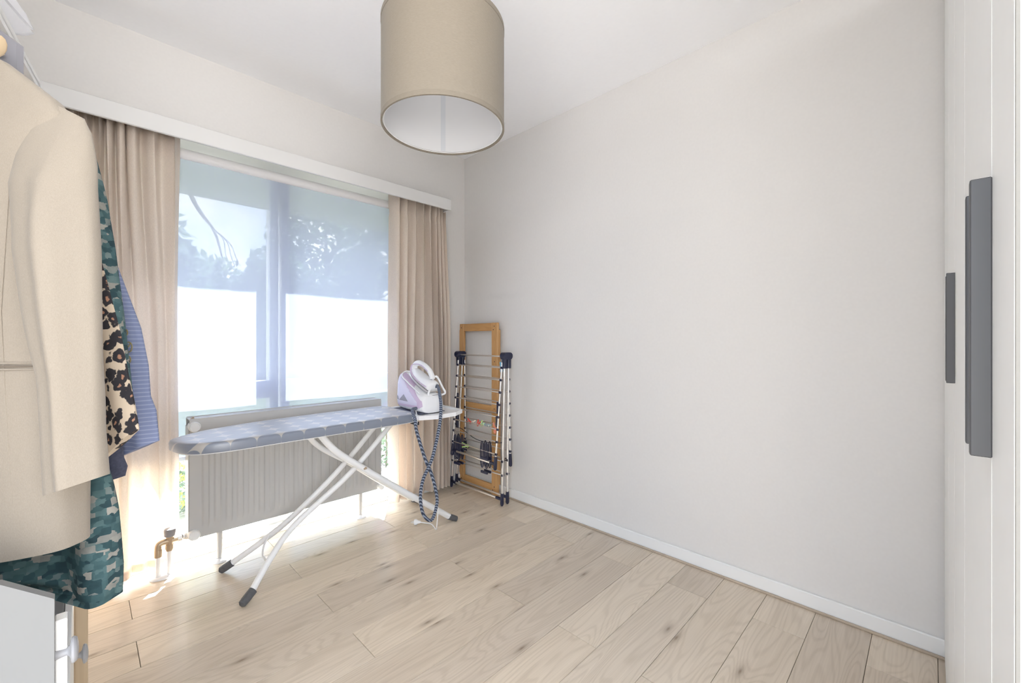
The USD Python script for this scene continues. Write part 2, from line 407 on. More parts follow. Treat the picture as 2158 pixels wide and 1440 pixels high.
# floor: planks 1.168 x 0.1762 m, every other row shifted by half a plank
floor = thing('floor', 'light oak laminate floor of long planks running along the window wall', 'floor', kind='structure')
part('subfloor', cbox(XL - .1, XR + .02, -1.8, 2.74, -.10, -.0105, 0), plain('subfloor_grey', (.16, .13, .10), .9), floor)
PW, PL = .1762, 1.168
for k in range(-10, 16):
    y0, y1 = -.0194 + PW * k, -.0194 + PW * (k + 1)
    y1 = min(y1, 2.735)
    if y1 - y0 < .02:
        continue
    first = (.724 if k % 2 == 0 else .140) - 2 * PL
    for j in range(6):
        x0, x1 = first + j * PL, first + (j + 1) * PL
        x0, x1 = max(x0, XL), min(x1, XR)
        if x1 - x0 < .03:
            continue
        g = .0007
        part('plank', cbox(x0 + g, x1 - g, y0 + g, y1 - g, -.010, 0, .0011), OAK, floor)

w = part('wall_right', cbox(XR, XR + .12, -.75, YB + .28, -.1, H + .1, 0), WALL)
tag(w, 'bare off-white wall to the right of the window corner', 'wall', kind='structure')
OX0, OX1, OZ = -.36, 1.62, 2.14                   # window opening
w = part('wall_back', cat(cbox(XL - .1, OX0, YB, 2.78, -.1, H + .1, 0), cbox(OX1, XR, YB, 2.78, -.1, H + .1, 0), cbox(OX0, OX1, YB, 2.78, OZ, H + .1, 0)), WALL)
tag(w, 'off-white window wall above and beside the curtains', 'wall', kind='structure')
w = part('wall_outside', cat(cbox(XL - 2.5, XR + 2.5, 2.78, 2.87, 2.20, 3.0, 0), cbox(XL - 2.5, OX0 - .03, 2.78, 2.87, -.1, 2.20, 0), cbox(OX1 + .03, XR + 2.5, 2.78, 2.87, -.1, 2.20, 0)), LINTEL)
tag(w, 'pale cream outer wall around the window', 'wall', kind='structure')
w = part('wall_left', cbox(XL - .1, XL, .35, YB, -.1, H + .1, 0), WALL)
tag(w, 'off-white wall behind the hanging clothes', 'wall', kind='structure')
w = part('ceiling', cbox(XL - .1, XR + .12, -1.8, 2.78, H, H + .1, 0), CEIL)
tag(w, 'plain white ceiling', 'ceiling', kind='structure')

bb = thing('baseboard_right', 'white baseboard with an oak strip along the bare right wall', 'baseboard', kind='structure')
part('board', cbox(XR - .014, XR, -.05, YB, .0, .066, .003), TRIM, bb)
part('strip', cbox(XR - .025, XR - .014, -.05, YB, .0, .010, .003), OAKSTRIP, bb)
b2 = part('baseboard_back', cbox(1.66, XR - .014, YB - .014, YB, 0, .066, .003), TRIM)
tag(b2, 'short white baseboard in the corner behind the curtain', 'baseboard', kind='structure')

# window: frame, transom, double mullion, panes, sill track
win = thing('window_1', 'wide white-framed window behind the roller blind', 'window', kind='structure')
part('window_frame', cat(cbox(OX0, OX0 + .05, 2.70, 2.78, 0, OZ), cbox(OX1 - .05, OX1, 2.70, 2.78, 0, OZ), cbox(OX0, OX1, 2.70, 2.78, OZ - .06, OZ)), FRAMEW, win)
part('mullion', cbox(.757, .802, 2.705, 2.775, .06, OZ - .05), FRAMEW, win)
part('mullion', cbox(.822, .862, 2.705, 2.775, .06, OZ - .05), FRAMEW, win)
part('transom', cat(cbox(OX0 + .04, .76, 2.71, 2.77, .783, .883), cbox(.86, OX1 - .04, 2.71, 2.77, .783, .883)), FRAMEW, win)
part('sill', cat(cbox(OX0, OX1, 2.735, 2.78, 0, .072), cbox(OX0, OX1, 2.705, 2.737, 0, .040), cbox(OX0, OX1, 2.690, 2.708, 0, .014)), TRIM, win)
for x0, x1 in ((OX0 + .04, .76), (.802, .822), (.86, OX1 - .04)):
    for z0, z1 in (((.065, .79), (.875, OZ - .055)) if x1 - x0 > .1 else ((.065, OZ - .055),)):
        part('pane', cbox(x0, x1, 2.740, 2.746, z0, z1, 0), PANE, win)

# pelmet with the curtain rail inside
pel = thing('pelmet', 'long white pelmet board above the window and curtains', 'pelmet', (0, 2.5, 2.05))
part('front_board', cbox(XL + .01, 1.878, 2.470, 2.486, 2.054, 2.133, .003), PELMET, pel)
part('top_board', cbox(XL + .01, 1.875, 2.484, YB, 2.118, 2.132, .001), PELMET, pel)
part('end_board', cbox(1.862, 1.876, 2.486, YB, 2.056, 2.118, .001), PELMET, pel)
rail = thing('curtain_rail', 'thin white curtain rail under the pelmet', 'curtain rail', (0, 2.56, 2.075))
part('track', cbox(XL + .02, 1.855, 2.552, 2.568, 2.102, 2.1175, .002), WHITEP, rail)

# a short canvas awning hangs down outside the top of the window
aw = thing('awning', 'short olive-cream canvas awning valance outside the top of the window', 'awning', (.6, 2.9, 2.2))
CANVAS = cloth('olive_cream_canvas', (.60, .62, .46), .28, (300, 300, 300), .03, .2, .9, (.66, .69, .50))
part('canvas', cat(cbox(XL - .3, XR + .3, 2.902, 2.906, 1.916, 2.235, 0), cbox(XL - .3, XR + .3, 2.871, 2.906, 2.231, 2.238, 0)), CANVAS, aw)
part('valance_bar', cbox(XL - .3, XR + .3, 2.900, 2.908, 1.916, 1.926, .001), LINTEL, aw)

# roller blind
bl = thing('roller_blind', 'white see-through roller blind pulled down over the window', 'roller blind', (.6, 2.645, 2.05))
nx = 60
xs, zs = np.linspace(OX0 + .02, OX1 - .02, nx), np.linspace(.53, 2.03, 40)
P = np.stack(np.broadcast_arrays(xs[:, None], 2.652 + .0015 * np.sin(xs[:, None] * 9), zs[None, :]), -1)
part('fabric', grid_mesh(P), BLIND, bl, smooth=True)
part('roller', tube([(OX0 + .015, 2.652, 2.045), (OX1 - .015, 2.652, 2.045)], .026, 24), plain('blind_roll', (.78, .76, .76), .8), bl, smooth=40)
part('bottom_bar', cbox(OX0 + .02, OX1 - .02, 2.647, 2.657, .515, .533, .002), plain('blind_bar', (.62, .66, .72), .5), bl)

# ------------------------------------------------------------------ curtains
def curtain(name, label, cols_top, cols_bot, ztop, zbot, seed):
    """cols: (x, y) crests and hollows from left to right at the top and at the hem."""
    T, B = spline(cols_top, 8), spline(cols_bot, 8)
    n = len(T)
    zs = np.concatenate([np.linspace(ztop, ztop - .20, 16), np.linspace(ztop - .23, zbot, 46)])
    G = np.zeros((n, len(zs), 3))
    for j, z in enumerate(zs):
        s = smoothstep(ztop - .04, ztop - 1.1, z)
        G[:, j, :2] = T * (1 - s) + B * s
        # pinch under the heading tape
        pin = .35 * math.exp(-((z - (ztop - .128)) / .024) ** 2)
        ym = G[:, j, 1].mean()
        G[:, j, 1] = ym + (G[:, j, 1] - ym) * (1 - pin * .6)
        G[:, j, 0] += .004 * np.sin(np.arange(n) * .23 + z * 3 + seed)
        G[:, j, 2] = z
    t = thing(name, label, 'curtain', (T[:, 0].mean(), 2.56, zbot))
    part('drape', grid_mesh(G), CURTAIN, t, smooth=True)
    N = np.zeros_like(G)
    N[..., 1] = .004
    k = np.searchsorted(-zs, -(ztop - .122))
    part('heading_tape', grid_mesh(G[:, :k + 1] + N[:, :k + 1]), HEADING, t, smooth=True)
    k = np.searchsorted(-zs, -(zbot + .045))
    H2 = G[:, k:].copy()
    H2[..., 1] += .003
    part('hem', grid_mesh(H2), HEADING, t, smooth=True)
    return t


def crest_list(xs, y0, front, back, gap=.5):
    out = []
    for i, x in enumerate(xs):
        nxt = xs[i + 1] if i + 1 < len(xs) else x + .04
        wd = (nxt - x)
        out += [(x - min(.013, wd * .2), y0 + front * .55), (x, y0 + front), (x + min(.013, wd * .2), y0 + front * .55)]
        if i + 1 < len(xs):
            out += [(x + wd * gap, y0 + back)]
    return out


lt = [-.30, -.24, -.18, -.125, -.075, -.03, .012, .052, .080, .119, .158, .226, .305]
lb = [-.28, -.235, -.19, -.15, -.11, -.06, -.01, .05, .10, .135, .19, .255, .305]
ct, cb = crest_list(lt, 2.572, -.042, .022), crest_list(lb, 2.62, -.040, .03)
for i in range(len(cb)):                          # the hem hangs in a few deep folds near the window
    x = cb[i][0]
    cb[i] = (x, 2.625 - .065 * math.exp(-((x - .128) / .030) ** 2) - .035 * math.exp(-((x - .27) / .05) ** 2) + .3 * (cb[i][1] - 2.62))
ct += [(.332, 2.600)]
cb += [(.331, 2.638)]
curtain('curtain', 'sand linen curtain hanging left of the window behind the clothes', ct, cb, 2.112, .042, 1.0)
rt = [1.491, 1.552, 1.624, 1.689, 1.745, 1.794, 1.823, 1.848, 1.878]
rb = [1.485, 1.545, 1.60, 1.68, 1.76, 1.815, 1.85, 1.885, 1.915]
ct, cb = crest_list(rt, 2.565, -.030, .020, .55), crest_list(rb, 2.565, -.034, .03, .6)
curtain('curtain', 'sand linen curtain hanging right of the window beside the drying rack', [(1.452, 2.61), (1.462, 2.585)] + ct, [(1.454, 2.615), (1.462, 2.59)] + cb, 2.112, .03, 2.0)

# ------------------------------------------------------------------ radiator
RX0, RX1, RZ0, RZ1, RY = .354, 1.352, .163, .735, 2.512
rad = thing('radiator', 'long low grey-white panel radiator on two floor pipes before the window', 'radiator', (.85, 2.56, 0))


def rad_panel(y, out):
    nx, nz = 420, 44
    xs, zs = np.linspace(RX0 + .004, RX1 - .004, nx), np.linspace(RZ0, RZ1, nz)
    X, Z = np.meshgrid(xs, zs, indexing='ij')
    pitch = .0485
    ph = ((X - RX0 - .045) / pitch) % 1.0
    rib = smoothstep(.10, .30, ph) - smoothstep(.62, .82, ph)
    inside = smoothstep(RX0 + .035, RX0 + .05, X) * (1 - smoothstep(RX1 - .05, RX1 - .035, X))
    ends = smoothstep(RZ0 + .035, RZ0 + .075, Z) * (1 - smoothstep(RZ1 - .095, RZ1 - .06, Z))
    rim = 1 - .004 / .004 * ((Z < RZ0 + .006) | (Z > RZ1 - .006)) * .7
    D = .0075 * rib * inside * ends + .003 * rim
    P = np.stack([X, y - out * D, Z], -1)
    N = np.zeros_like(P)
    N[..., 1] = out * .010
    return thick(P, N)


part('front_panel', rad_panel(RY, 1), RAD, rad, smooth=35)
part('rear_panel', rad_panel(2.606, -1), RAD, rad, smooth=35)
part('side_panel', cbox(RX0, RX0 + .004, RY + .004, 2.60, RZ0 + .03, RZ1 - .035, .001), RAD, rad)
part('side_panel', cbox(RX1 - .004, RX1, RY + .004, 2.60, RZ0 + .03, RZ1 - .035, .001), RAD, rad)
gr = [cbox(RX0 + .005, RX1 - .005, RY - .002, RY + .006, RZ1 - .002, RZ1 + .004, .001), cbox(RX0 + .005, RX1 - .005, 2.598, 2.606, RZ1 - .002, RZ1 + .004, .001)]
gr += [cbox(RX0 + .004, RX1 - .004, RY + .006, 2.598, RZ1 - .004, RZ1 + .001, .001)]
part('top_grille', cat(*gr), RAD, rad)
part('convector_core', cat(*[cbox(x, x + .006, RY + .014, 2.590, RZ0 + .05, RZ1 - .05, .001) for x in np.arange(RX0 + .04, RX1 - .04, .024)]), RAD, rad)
for x, z in ((RX0 + .022, RZ1 - .034), (RX0 + .020, RZ0 + .022), (RX1 - .012, RZ0 + .020)):
    part('end_cap', lathe([(.021, .045), (.0245, .0), (.0245, -.016), (.0205, -.021), (.019, -.0195), (.0, -.0195)], (x, RY - .004, z), (0, 1, 0), 28), TRIM, rad, smooth=40)
part('bleed_valve', cat(lathe([(.006, 0), (.006, .012), (.004, .014), (.004, .020), (0, .020)], (RX0 + .020, RY + .012, RZ1 - .008), (0, 0, 1), 12), cbox(RX0 + .010, RX0 + .016, RY + .008, RY + .016, RZ1 + .001, RZ1 + .008, .001)), BRASS, rad, smooth=40)
for x in (.487, 1.231):
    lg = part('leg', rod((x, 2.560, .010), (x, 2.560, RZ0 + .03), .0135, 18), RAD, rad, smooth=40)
    part('rosette', lathe([(.016, .016), (.020, .012), (.036, .006), (.040, .0), (0, 0)], (x, 2.560, .0005), (0, 0, 1), 28), WHITEP, rad, smooth=40)

val = thing('radiator_valve', 'brass radiator valve with grey cap on two white floor pipes', 'valve', (.28, 2.57, 0))
part('pipe', rod((.248, 2.566, .004), (.248, 2.566, .125), .010, 16), WHITEP, val, smooth=40)
part('pipe', rod((.290, 2.566, .004), (.290, 2.566, .150), .010, 16), WHITEP, val, smooth=40)
part('elbow', cat(tube(spline([(.248, 2.566, .105), (.248, 2.566, .150), (.258, 2.566, .163), (.290, 2.566, .166)], 6), .013, 16), lathe([(.0145, 0), (.0145, .03), (.012, .034)], (.248, 2.566, .103), (0, 0, 1), 16)), BRASS, val, smooth=40)
part('tee', cat(rod((.290, 2.566, .120), (.290, 2.566, .185), .0135, 16), rod((.285, 2.566, .166), (.335, 2.566, .166), .012, 16), lathe([(.016, 0), (.016, .02), (.0, .02)], (.290, 2.566, .128), (0, 0, 1), 8)), BRASS, val, smooth=40)
part('union_nut', cat(lathe([(.014, 0), (.015, .004), (.015, .016), (.012, .02), (.012, .028), (.016, .03), (.016, .042), (.010, .044), (.010, .065), (0, .065)], (.320, 2.566, .166), (1, 0, 0), 8)), plain('nickel_nut', (.55, .52, .48), .35, .9), val, smooth=30)
part('valve_cap', lathe([(.016, 0), (.021, .004), (.023, .030), (.021, .036), (0, .037)], (.290, 2.566, .186), (0.05, 0, 1), 24), GREYCAP, val, smooth=40)
part('floor_plate', loft([[(.269 + .052 * r * math.cos(a), 2.566 + .030 * r * math.sin(a), z) for a in np.linspace(0, 2 * np.pi, 32, endpoint=False)] for r, z in ((1, .0005), (1, .004), (.9, .009), (.4, .012))]), WHITEP, val, smooth=40)

# ------------------------------------------------------------------ pendant lamp
LC = np.array([.843, 1.150])
RB, ZB, ZT = .2, 1.820, 2.150
lamp = thing('pendant_lamp', 'beige cloth drum pendant lamp with white lining under the ceiling', 'lamp', (LC[0], LC[1], ZB))
O = (LC[0], LC[1], 0)
part('shade', lathe([(RB, ZB), (RB, ZT), (RB - .0015, ZT), (RB - .0015, ZB)], O, n=96, closed=True), SHADE, lamp, smooth=40)
part('lining', lathe([(RB - .0018, ZB + .001), (RB - .0018, ZT - .001), (RB - .0028, ZT - .001), (RB - .0028, ZB + .001)], O, n=96, closed=True), SHADE_IN, lamp, smooth=40, label='white inner lining')
part('upper_hem', lathe([(RB + .001, ZT - .014), (RB + .001, ZT + .001), (RB - .003, ZT + .001), (RB, ZT - .014)], O, n=96, closed=True), SHADE_HEM, lamp, smooth=40)
part('lower_hem', lathe([(RB + .001, ZB - .001), (RB + .001, ZB + .014), (RB, ZB + .014), (RB - .0045, ZB + .006), (RB - .0045, ZB - .001)], O, n=96, closed=True), SHADE_HEM, lamp, smooth=40)
ring = [(LC[0] + (RB - .008) * math.cos(a), LC[1] + (RB - .008) * math.sin(a), ZB + .004) for a in np.linspace(0, 2 * np.pi, 96, endpoint=False)]
part('rim_wire', tube(ring, .0016, 8, closed=True), WHITEM, lamp, smooth=40, label='white wire ring')
ca = math.atan2(LC[1], LC[0]) + .012
sa = np.linspace(ca - .045, ca + .045, 5)
part('seam_tape', thick(np.stack([np.stack([LC[0] + (RB - .0032) * np.cos(sa), LC[1] + (RB - .0032) * np.sin(sa), np.full(5, z)], -1) for z in (ZB + .012, ZT - .005)]), np.full((2, 5, 3), .0003)), plain('seam_tape_grey', (.60, .62, .65), .5), lamp)
part('cord', rod((LC[0], LC[1], ZT - .06), (LC[0], LC[1], H - .03), .003, 8), WHITEP, lamp, smooth=40)
part('ceiling_cup', lathe([(.0, 0), (.035, .002), (.04, .03), (0, .03)], (LC[0], LC[1], H - .0305), (0, 0, 1), 32), WHITEP, lamp, smooth=40)
part('lamp_holder', lathe([(.0, 0), (.018, 0), (.018, .06), (.008, .075), (0, .075)], (LC[0], LC[1], ZT - .075), (0, 0, 1), 20), WHITEP, lamp, smooth=40)
part('spider', cat(*[rod((LC[0] + .015 * math.cos(a), LC[1] + .015 * math.sin(a), ZT - .03), (LC[0] + (RB - .003) * math.cos(a), LC[1] + (RB - .003) * math.sin(a), ZT - .008), .0015, 6) for a in (ca + 1.0, ca + 3.1, ca + 5.2)]), WHITEM, lamp)
part('bulb', lathe([(.0, 0), (.018, .006), (.028, .028), (.024, .05), (.013, .072), (.013, .09)], (LC[0], LC[1], ZT - .16), (0, 0, 1), 24), plain('frosted_bulb', (.85, .85, .85), .3), lamp, smooth=40)

# ------------------------------------------------------------------ wardrobe along the near right side
wd = thing('wardrobe', 'tall white wardrobe with long anthracite handles beside the bare right wall', 'wardrobe', (1.25, -.35, 0))
WF = -.036
part('carcass', cbox(.3915, 2.112, -.65, WF - .021, .002, 2.42, .002), WARD_SIDE, wd)
seams = [.391, .523, .905, 1.260, 1.625, 2.110]
part('side_panel', cbox(.3845, .3905, -.65, WF, .002, 2.42, .0015), WARD_SIDE, wd)  # strip carries the shade of the white near edge as a dark colour
for i in range(5):
    dr = part('door', cbox(seams[i] + .0012, seams[i + 1] - .0012, WF - .020, WF, .03, 2.40, .0022), WARD, wd)


def long_handle(x, s, zc, hh, door):
    """A thin angled bar: a plate standing out of the door plus its folded lip."""
    m = cat(cbox(x - .0025, x + .0025, WF, WF + .0125, zc - hh, zc + hh, .0008), cbox(min(x, x + s * .010), max(x, x + s * .010), WF + .0095, WF + .0125, zc - hh, zc + hh, .0008),
            cbox(min(x, x + s * .016), max(x, x + s * .016), WF - .0005, WF + .0015, zc - hh, zc + hh, .0006))
    part('handle', m, HANDLE, stage.GetPrimAtPath(door), label='anthracite bar handle')


D = str(wd.GetPath())
long_handle(.5205, 1, 1.138, .1145, D + '/door')
long_handle(.5760, 1, 1.138, .1145, D + '/door_001')
long_handle(1.238, 1, 1.143, .112, D + '/door_002')
long_handle(1.300, 1, 1.143, .112, D + '/door_003')

# ------------------------------------------------------------------ ironing board
ib = thing('ironing_board', 'ironing board with grey-blue printed cover on white crossed legs', 'ironing board', (.95, 2.24, 0))
BZ = .706
near = [(.250, 2.235), (.254, 2.195), (.268, 2.135), (.300, 2.085), (.36, 2.055), (.45, 2.040), (.62, 2.040), (.90, 2.036), (1.15, 2.034), (1.285, 2.036), (1.315, 2.050)]
far = [(1.330, 2.10), (1.335, 2.25), (1.332, 2.38), (1.315, 2.435), (1.27, 2.455), (1.10, 2.455), (.85, 2.448), (.65, 2.430), (.50, 2.402), (.38, 2.362), (.30, 2.300), (.262, 2.262)]
outline = spline(near + far, 5, closed=True)
ctr = outline.mean(0)
rings = []
op = Polygon(outline)
for inset, z in ((.004, BZ - .044), (.0, BZ - .040), (-.001, BZ - .014), (.003, BZ - .005), (.012, BZ - .0005), (.04, BZ + .001), (.12, BZ + .001)):
    q = []
    for p0 in outline:
        d = ctr - p0
        sgn = np.array([np.sign(d[0]) * min(abs(d[0]), .5) * .25, d[1]])
        L = np.linalg.norm(sgn)
        q.append((*(p0 + sgn / L * min(inset, L * .9)), z))
    rings.append(q)
cover = loft(rings)
part('cover', cover, COVER, ib, smooth=45)
part('deck', prism(op.buffer(-.012), BZ - .049, BZ - .041), WHITEM, ib)
TR = .0138


def leg_pts(*p):
    return spline(p, 10)


part('leg', tube(leg_pts((1.252, 2.175, .662), (1.00, 2.180, .420), (.72, 2.165, .236), (.60, 2.115, .140), (.505, 2.063, .038)), TR, 14), WHITEM, ib, smooth=40)
part('leg', tube(leg_pts((1.232, 2.285, .662), (.985, 2.282, .420), (.745, 2.300, .220), (.62, 2.350, .120), (.497, 2.400, .036)), TR, 14), WHITEM, ib, smooth=40)
part('leg', tube(leg_pts((.815, 2.140, .662), (.90, 2.140, .555), (1.05, 2.140, .432), (1.30, 2.112, .240), (1.575, 2.085, .036)), TR + .003, 14), WHITEM, ib, smooth=40)
part('leg', tube(leg_pts((.80, 2.325, .662), (.885, 2.325, .55), (1.045, 2.325, .432), (1.30, 2.40, .235), (1.575, 2.480, .036)), TR, 14), WHITEM, ib, smooth=40)
part('brace', tube(spline([(.655, 2.335, .158), (.618, 2.30, .118), (.598, 2.24, .096), (.606, 2.18, .098), (.628, 2.133, .150)], 8), .0045, 10), WHITEM, ib, smooth=40)
part('pivot_rod', rod((1.045, 2.120, .437), (1.045, 2.345, .437), .005, 10), BRASS, ib, smooth=40)
part('pivot_bolt', lathe([(.008, 0), (.008, .004), (.003, .006), (0, .006)], (1.052, 2.1285, .437), (0, -1, 0), 12), BRASS, ib, smooth=40)
for a, b in (((.505, 2.063, .038), (.465, 2.043, .012)), ((.497, 2.400, .036), (.462, 2.417, .012)), ((1.575, 2.085, .036), (1.622, 2.079, .012)), ((1.575, 2.480, .036), (1.620, 2.492, .012))):
    a, b = np.array(a), np.array(b)
    d = (b - a) / np.linalg.norm(b - a)
    part('foot_cap', tube([a - d * .014, a - d * .012, a + (b - a) * .5, b - d * .004, b + d * .003], [.013, .0178, .0178, .0160, .007], 16), DARKCAP, ib, smooth=40)
part('height_lever', cat(cbox(1.285, 1.330, 2.045, 2.065, .648, .657, .002), cbox(1.305, 1.330, 2.045, 2.070, .638, .650, .002)), BLACKP, ib)
tp = Polygon([(1.28, 1.965), (1.37, 1.925), (1.50, 1.935), (1.585, 1.985), (1.60, 2.10), (1.60, 2.33), (1.56, 2.36), (1.29, 2.36)]).buffer(.012).buffer(-.008)
ho = tp.buffer(-.018)
part('iron_rest', cat(prism(tp, .682, .699), prism(tp.difference(ho), .699, .704)), WHITEP, ib, label='white iron rest')
part('rest_rail', cat(rod((1.29, 2.36, .695), (1.59, 2.36, .708), .004, 8), rod((1.29, 2.06, .672), (1.29, 2.33, .672), .006, 8)), WHITEM, ib, smooth=40)

# ------------------------------------------------------------------ steam station and iron on the rest
IX = 1.398
st = thing('steam_station', 'white and lilac steam station on the iron rest, braided hose hanging down', 'steam station', (IX, 2.15, .704))


def sect(y, hw, zt, zb=.7045, k=.86, n=40):
    pts = []
    for a in np.linspace(0, 2 * np.pi, n, endpoint=False):
        c, s = math.cos(a), math.sin(a)
        e = 2 / 3.6
        x, z = math.copysign(abs(c) ** e, c), math.copysign(abs(s) ** e, s)
        t = (z + 1) / 2
        pts.append((IX + x * hw * (1 - (1 - k) * t), y, zb + t * (zt - zb)))
    return pts


BASE = [(2.004, .058, .772), (2.010, .074, .795), (2.028, .083, .808), (2.07, .087, .822), (2.12, .087, .842), (2.18, .085, .868), (2.235, .080, .898), (2.268, .074, .917), (2.288, .066, .918), (2.302, .054, .895), (2.310, .036, .85)]
Yb = np.array([b[0] for b in BASE])
yy = np.concatenate([np.linspace(2.004, 2.03, 6), np.linspace(2.04, 2.26, 14), np.linspace(2.268, 2.31, 8)])
fine = [(y, np.interp(y, Yb, [b[1] for b in BASE]), np.interp(y, Yb, [b[2] for b in BASE])) for y in yy]
base = loft([sect(*f) for f in fine])
part('base', base, WHITEP, st, smooth=50)
mb = mani(loft([sect(f[0], f[1] + .0022, f[2] + .001) for f in fine]))


def side_piece(poly, x0, x1):
    pr = trimesh.creation.extrude_polygon(Polygon(poly), x1 - x0, engine='earcut')       # polygon in (y, z)
    pr.apply_transform(np.array([[0, 0, 1, x0], [1, 0, 0, 0], [0, 1, 0, 0], [0, 0, 0, 1.0]]))
    return mani(pr)


tri_o = [(2.32, .728), (2.32, .925), (2.262, .925), (2.016, .772), (2.010, .745), (2.030, .733)]
tri_i = [(2.32, .742), (2.32, .912), (2.262, .905), (2.050, .768), (2.046, .748)]
part('water_tank', mb ^ side_piece(tri_i, 1.2, 1.39), LILAC, st, smooth=40, label='lilac water tank')
mb2 = mani(loft([sect(f[0], f[1] + .003, f[2] + .0015) for f in fine]))
part('trim_band', (mb2 ^ side_piece(tri_o, 1.2, 1.385)) - side_piece(tri_i, 1.1, 1.5), LILAC_BAND, st, smooth=40, label='mauve edge band')
mb3 = mani(loft([sect(f[0], f[1] + .0032, f[2] + .0012) for f in fine]))
part('tank_window', mb3 ^ side_piece([(2.245, .762), (2.14, .762), (2.19, .80)], 1.2, 1.385), TANK_GREY, st, smooth=40, label='smoky triangular tank window')
part('tank_window', mb3 ^ side_piece([(2.315, .765), (2.25, .762), (2.262, .782), (2.315, .79)], 1.2, 1.385), TANK_GREY, st, smooth=40, label='smoky tank corner')
part('seat_rim', tube(spline([(IX - .070, 2.035, .815), (IX - .070, 2.10, .842), (IX - .066, 2.18, .875), (IX - .060, 2.24, .905), (IX, 2.285, .925), (IX + .060, 2.24, .905), (IX + .066, 2.18, .875), (IX + .070, 2.10, .842), (IX + .070, 2.035, .815)], 6), .0045, 10), WHITEP, st, smooth=40)
part('base_foot', prism(sbox(IX - .078, 2.012, IX + .078, 2.30).buffer(.004), .7035, .7065), plain('dark_base_line', (.10, .11, .16), .5), st)
hx = [(1.300, 2.030, .737), (1.262, 2.004, .738), (1.240, 1.965, .722), (1.234, 1.935, .690), (1.240, 1.930, .632), (1.290, 1.930, .484), (1.336, 1.934, .385), (1.370, 1.938, .273), (1.373, 1.938, .206), (1.336, 1.936, .134), (1.284, 1.934, .181), (1.263, 1.930, .276), (1.274, 1.922, .373), (1.320, 1.906, .479), (1.362, 1.900, .640), (1.385, 1.915, .745), (1.408, 1.960, .815), (1.428, 2.005, .852), (1.430, 2.030, .846)]
part('hose', tube(spline(hx, 8), .0088, 12), HOSE, st, smooth=40, label='dark braided steam hose')
cx = [(1.305, 2.040, .722), (1.272, 1.975, .690), (1.258, 1.955, .62), (1.300, 1.952, .50), (1.342, 1.950, .40), (1.376, 1.950, .27), (1.392, 1.955, .16), (1.41, 1.99, .06), (1.455, 2.06, .006), (1.478, 2.14, .005), (1.455, 2.18, .008), (1.432, 2.190, .014)]
part('power_cord', tube(spline(cx, 8), .0032, 8), WHITEP, st, smooth=40)
pd = np.array([-.72, .69, 0.0])
pp = np.array([1.432, 2.190, .017])
plug = part('plug', cat(lathe([(.004, -.004), (.007, .0), (.010, .014), (.0165, .022), (.0165, .034), (.014, .037), (0, .037)], pp, pd, 20)), WHITEP, st, smooth=40)
pn = np.array([pd[1], -pd[0], 0])
part('plug_pin', rod(pp + pd * .036 + pn * .0095, pp + pd * .055 + pn * .0095, .0024, 8), CHROME, st, smooth=40)
part('plug_pin', rod(pp + pd * .036 - pn * .0095, pp + pd * .055 - pn * .0095, .0024, 8), CHROME, st, smooth=40)

# faint script lettering and a dot on the near face of the station
GREYINK = plain('pale_grey_print', (.55, .55, .57), .5)
ink = []
for k, (dx, dz, r) in enumerate(((-.034, .800, .0075), (-.018, .802, .0085), (.0, .800, .007), (.014, .803, .0075), (.028, .801, .006))):
    a = np.linspace(-.6 + k, 4.4 + k, 18)
    yq = 2.004 + .010 * (abs(dx) / .05) ** 2
    ink.append(tube(np.stack([IX + dx + r * np.cos(a), np.full(18, 2.0075 + .16 * dx * dx / .05), dz - .022 + r * .8 * np.sin(a)], -1), .0007, 5))
iron = thing('steam_iron', 'white and lilac steam iron resting on the steam station', 'iron', (1.41, 2.13, .85))
ICX = 1.412


def iron_at(y, z):
    """Point at (y along the seat, height above the sloping seat)."""
    s = .415
    n = np.array([-math.sin(math.atan(s)), math.cos(math.atan(s))])
    base_z = .826 + (y - 2.06) * s
    return y + n[0] * z, base_z + n[1] * z


def iron_ring(y, hw, h0, h1, n=28, ex=2.6):
    q = []
    for a in np.linspace(0, 2 * np.pi, n, endpoint=False):
        c, s = math.cos(a), math.sin(a)
        x, t = math.copysign(abs(c) ** (2 / ex), c), (math.copysign(abs(s) ** (2 / ex), s) + 1) / 2
        yy_, zz_ = iron_at(y, h0 + t * (h1 - h0))
        q.append((ICX + x * hw * (1 - .25 * t), yy_, zz_))
    return q


part('soleplate', loft([iron_ring(y, hw, .004, .009, 28, 6) for y, hw in ((2.035, .044), (2.06, .052), (2.14, .052), (2.20, .042), (2.245, .024), (2.270, .004))]), CHROME, iron, smooth=40)
part('body', loft([iron_ring(y, hw, .009, h) for y, hw, h in ((2.035, .040, .048), (2.045, .048, .062), (2.08, .051, .060), (2.13, .051, .054), (2.18, .045, .056), (2.22, .034, .058), (2.25, .020, .046), (2.268, .006, .022))]), WHITEP, iron, smooth=50)
part('lilac_band', tube(spline([(ICX - .047, *iron_at(2.045, .034)), (ICX - .0505, *iron_at(2.09, .030)), (ICX - .0500, *iron_at(2.14, .030)), (ICX - .043, *iron_at(2.19, .032)), (ICX - .031, *iron_at(2.228, .036)), (ICX - .016, *iron_at(2.252, .046)), (ICX - .014, *iron_at(2.245, .070)), (ICX - .0155, *iron_at(2.20, .096)), (ICX - .0155, *iron_at(2.15, .106)), (ICX - .0145, *iron_at(2.10, .100))], 8), .0050, 10, flat=.55), LILAC_BAND, iron, smooth=40)
part('handle', tube(spline([(ICX, *iron_at(2.240, .040)), (ICX, *iron_at(2.238, .075)), (ICX, *iron_at(2.205, .100)), (ICX, *iron_at(2.155, .108)), (ICX, *iron_at(2.105, .102)), (ICX, *iron_at(2.075, .086)), (ICX, *iron_at(2.062, .070))], 8), [.017] * 18 + [.0155] * 31, 16), WHITEP, iron, smooth=50)
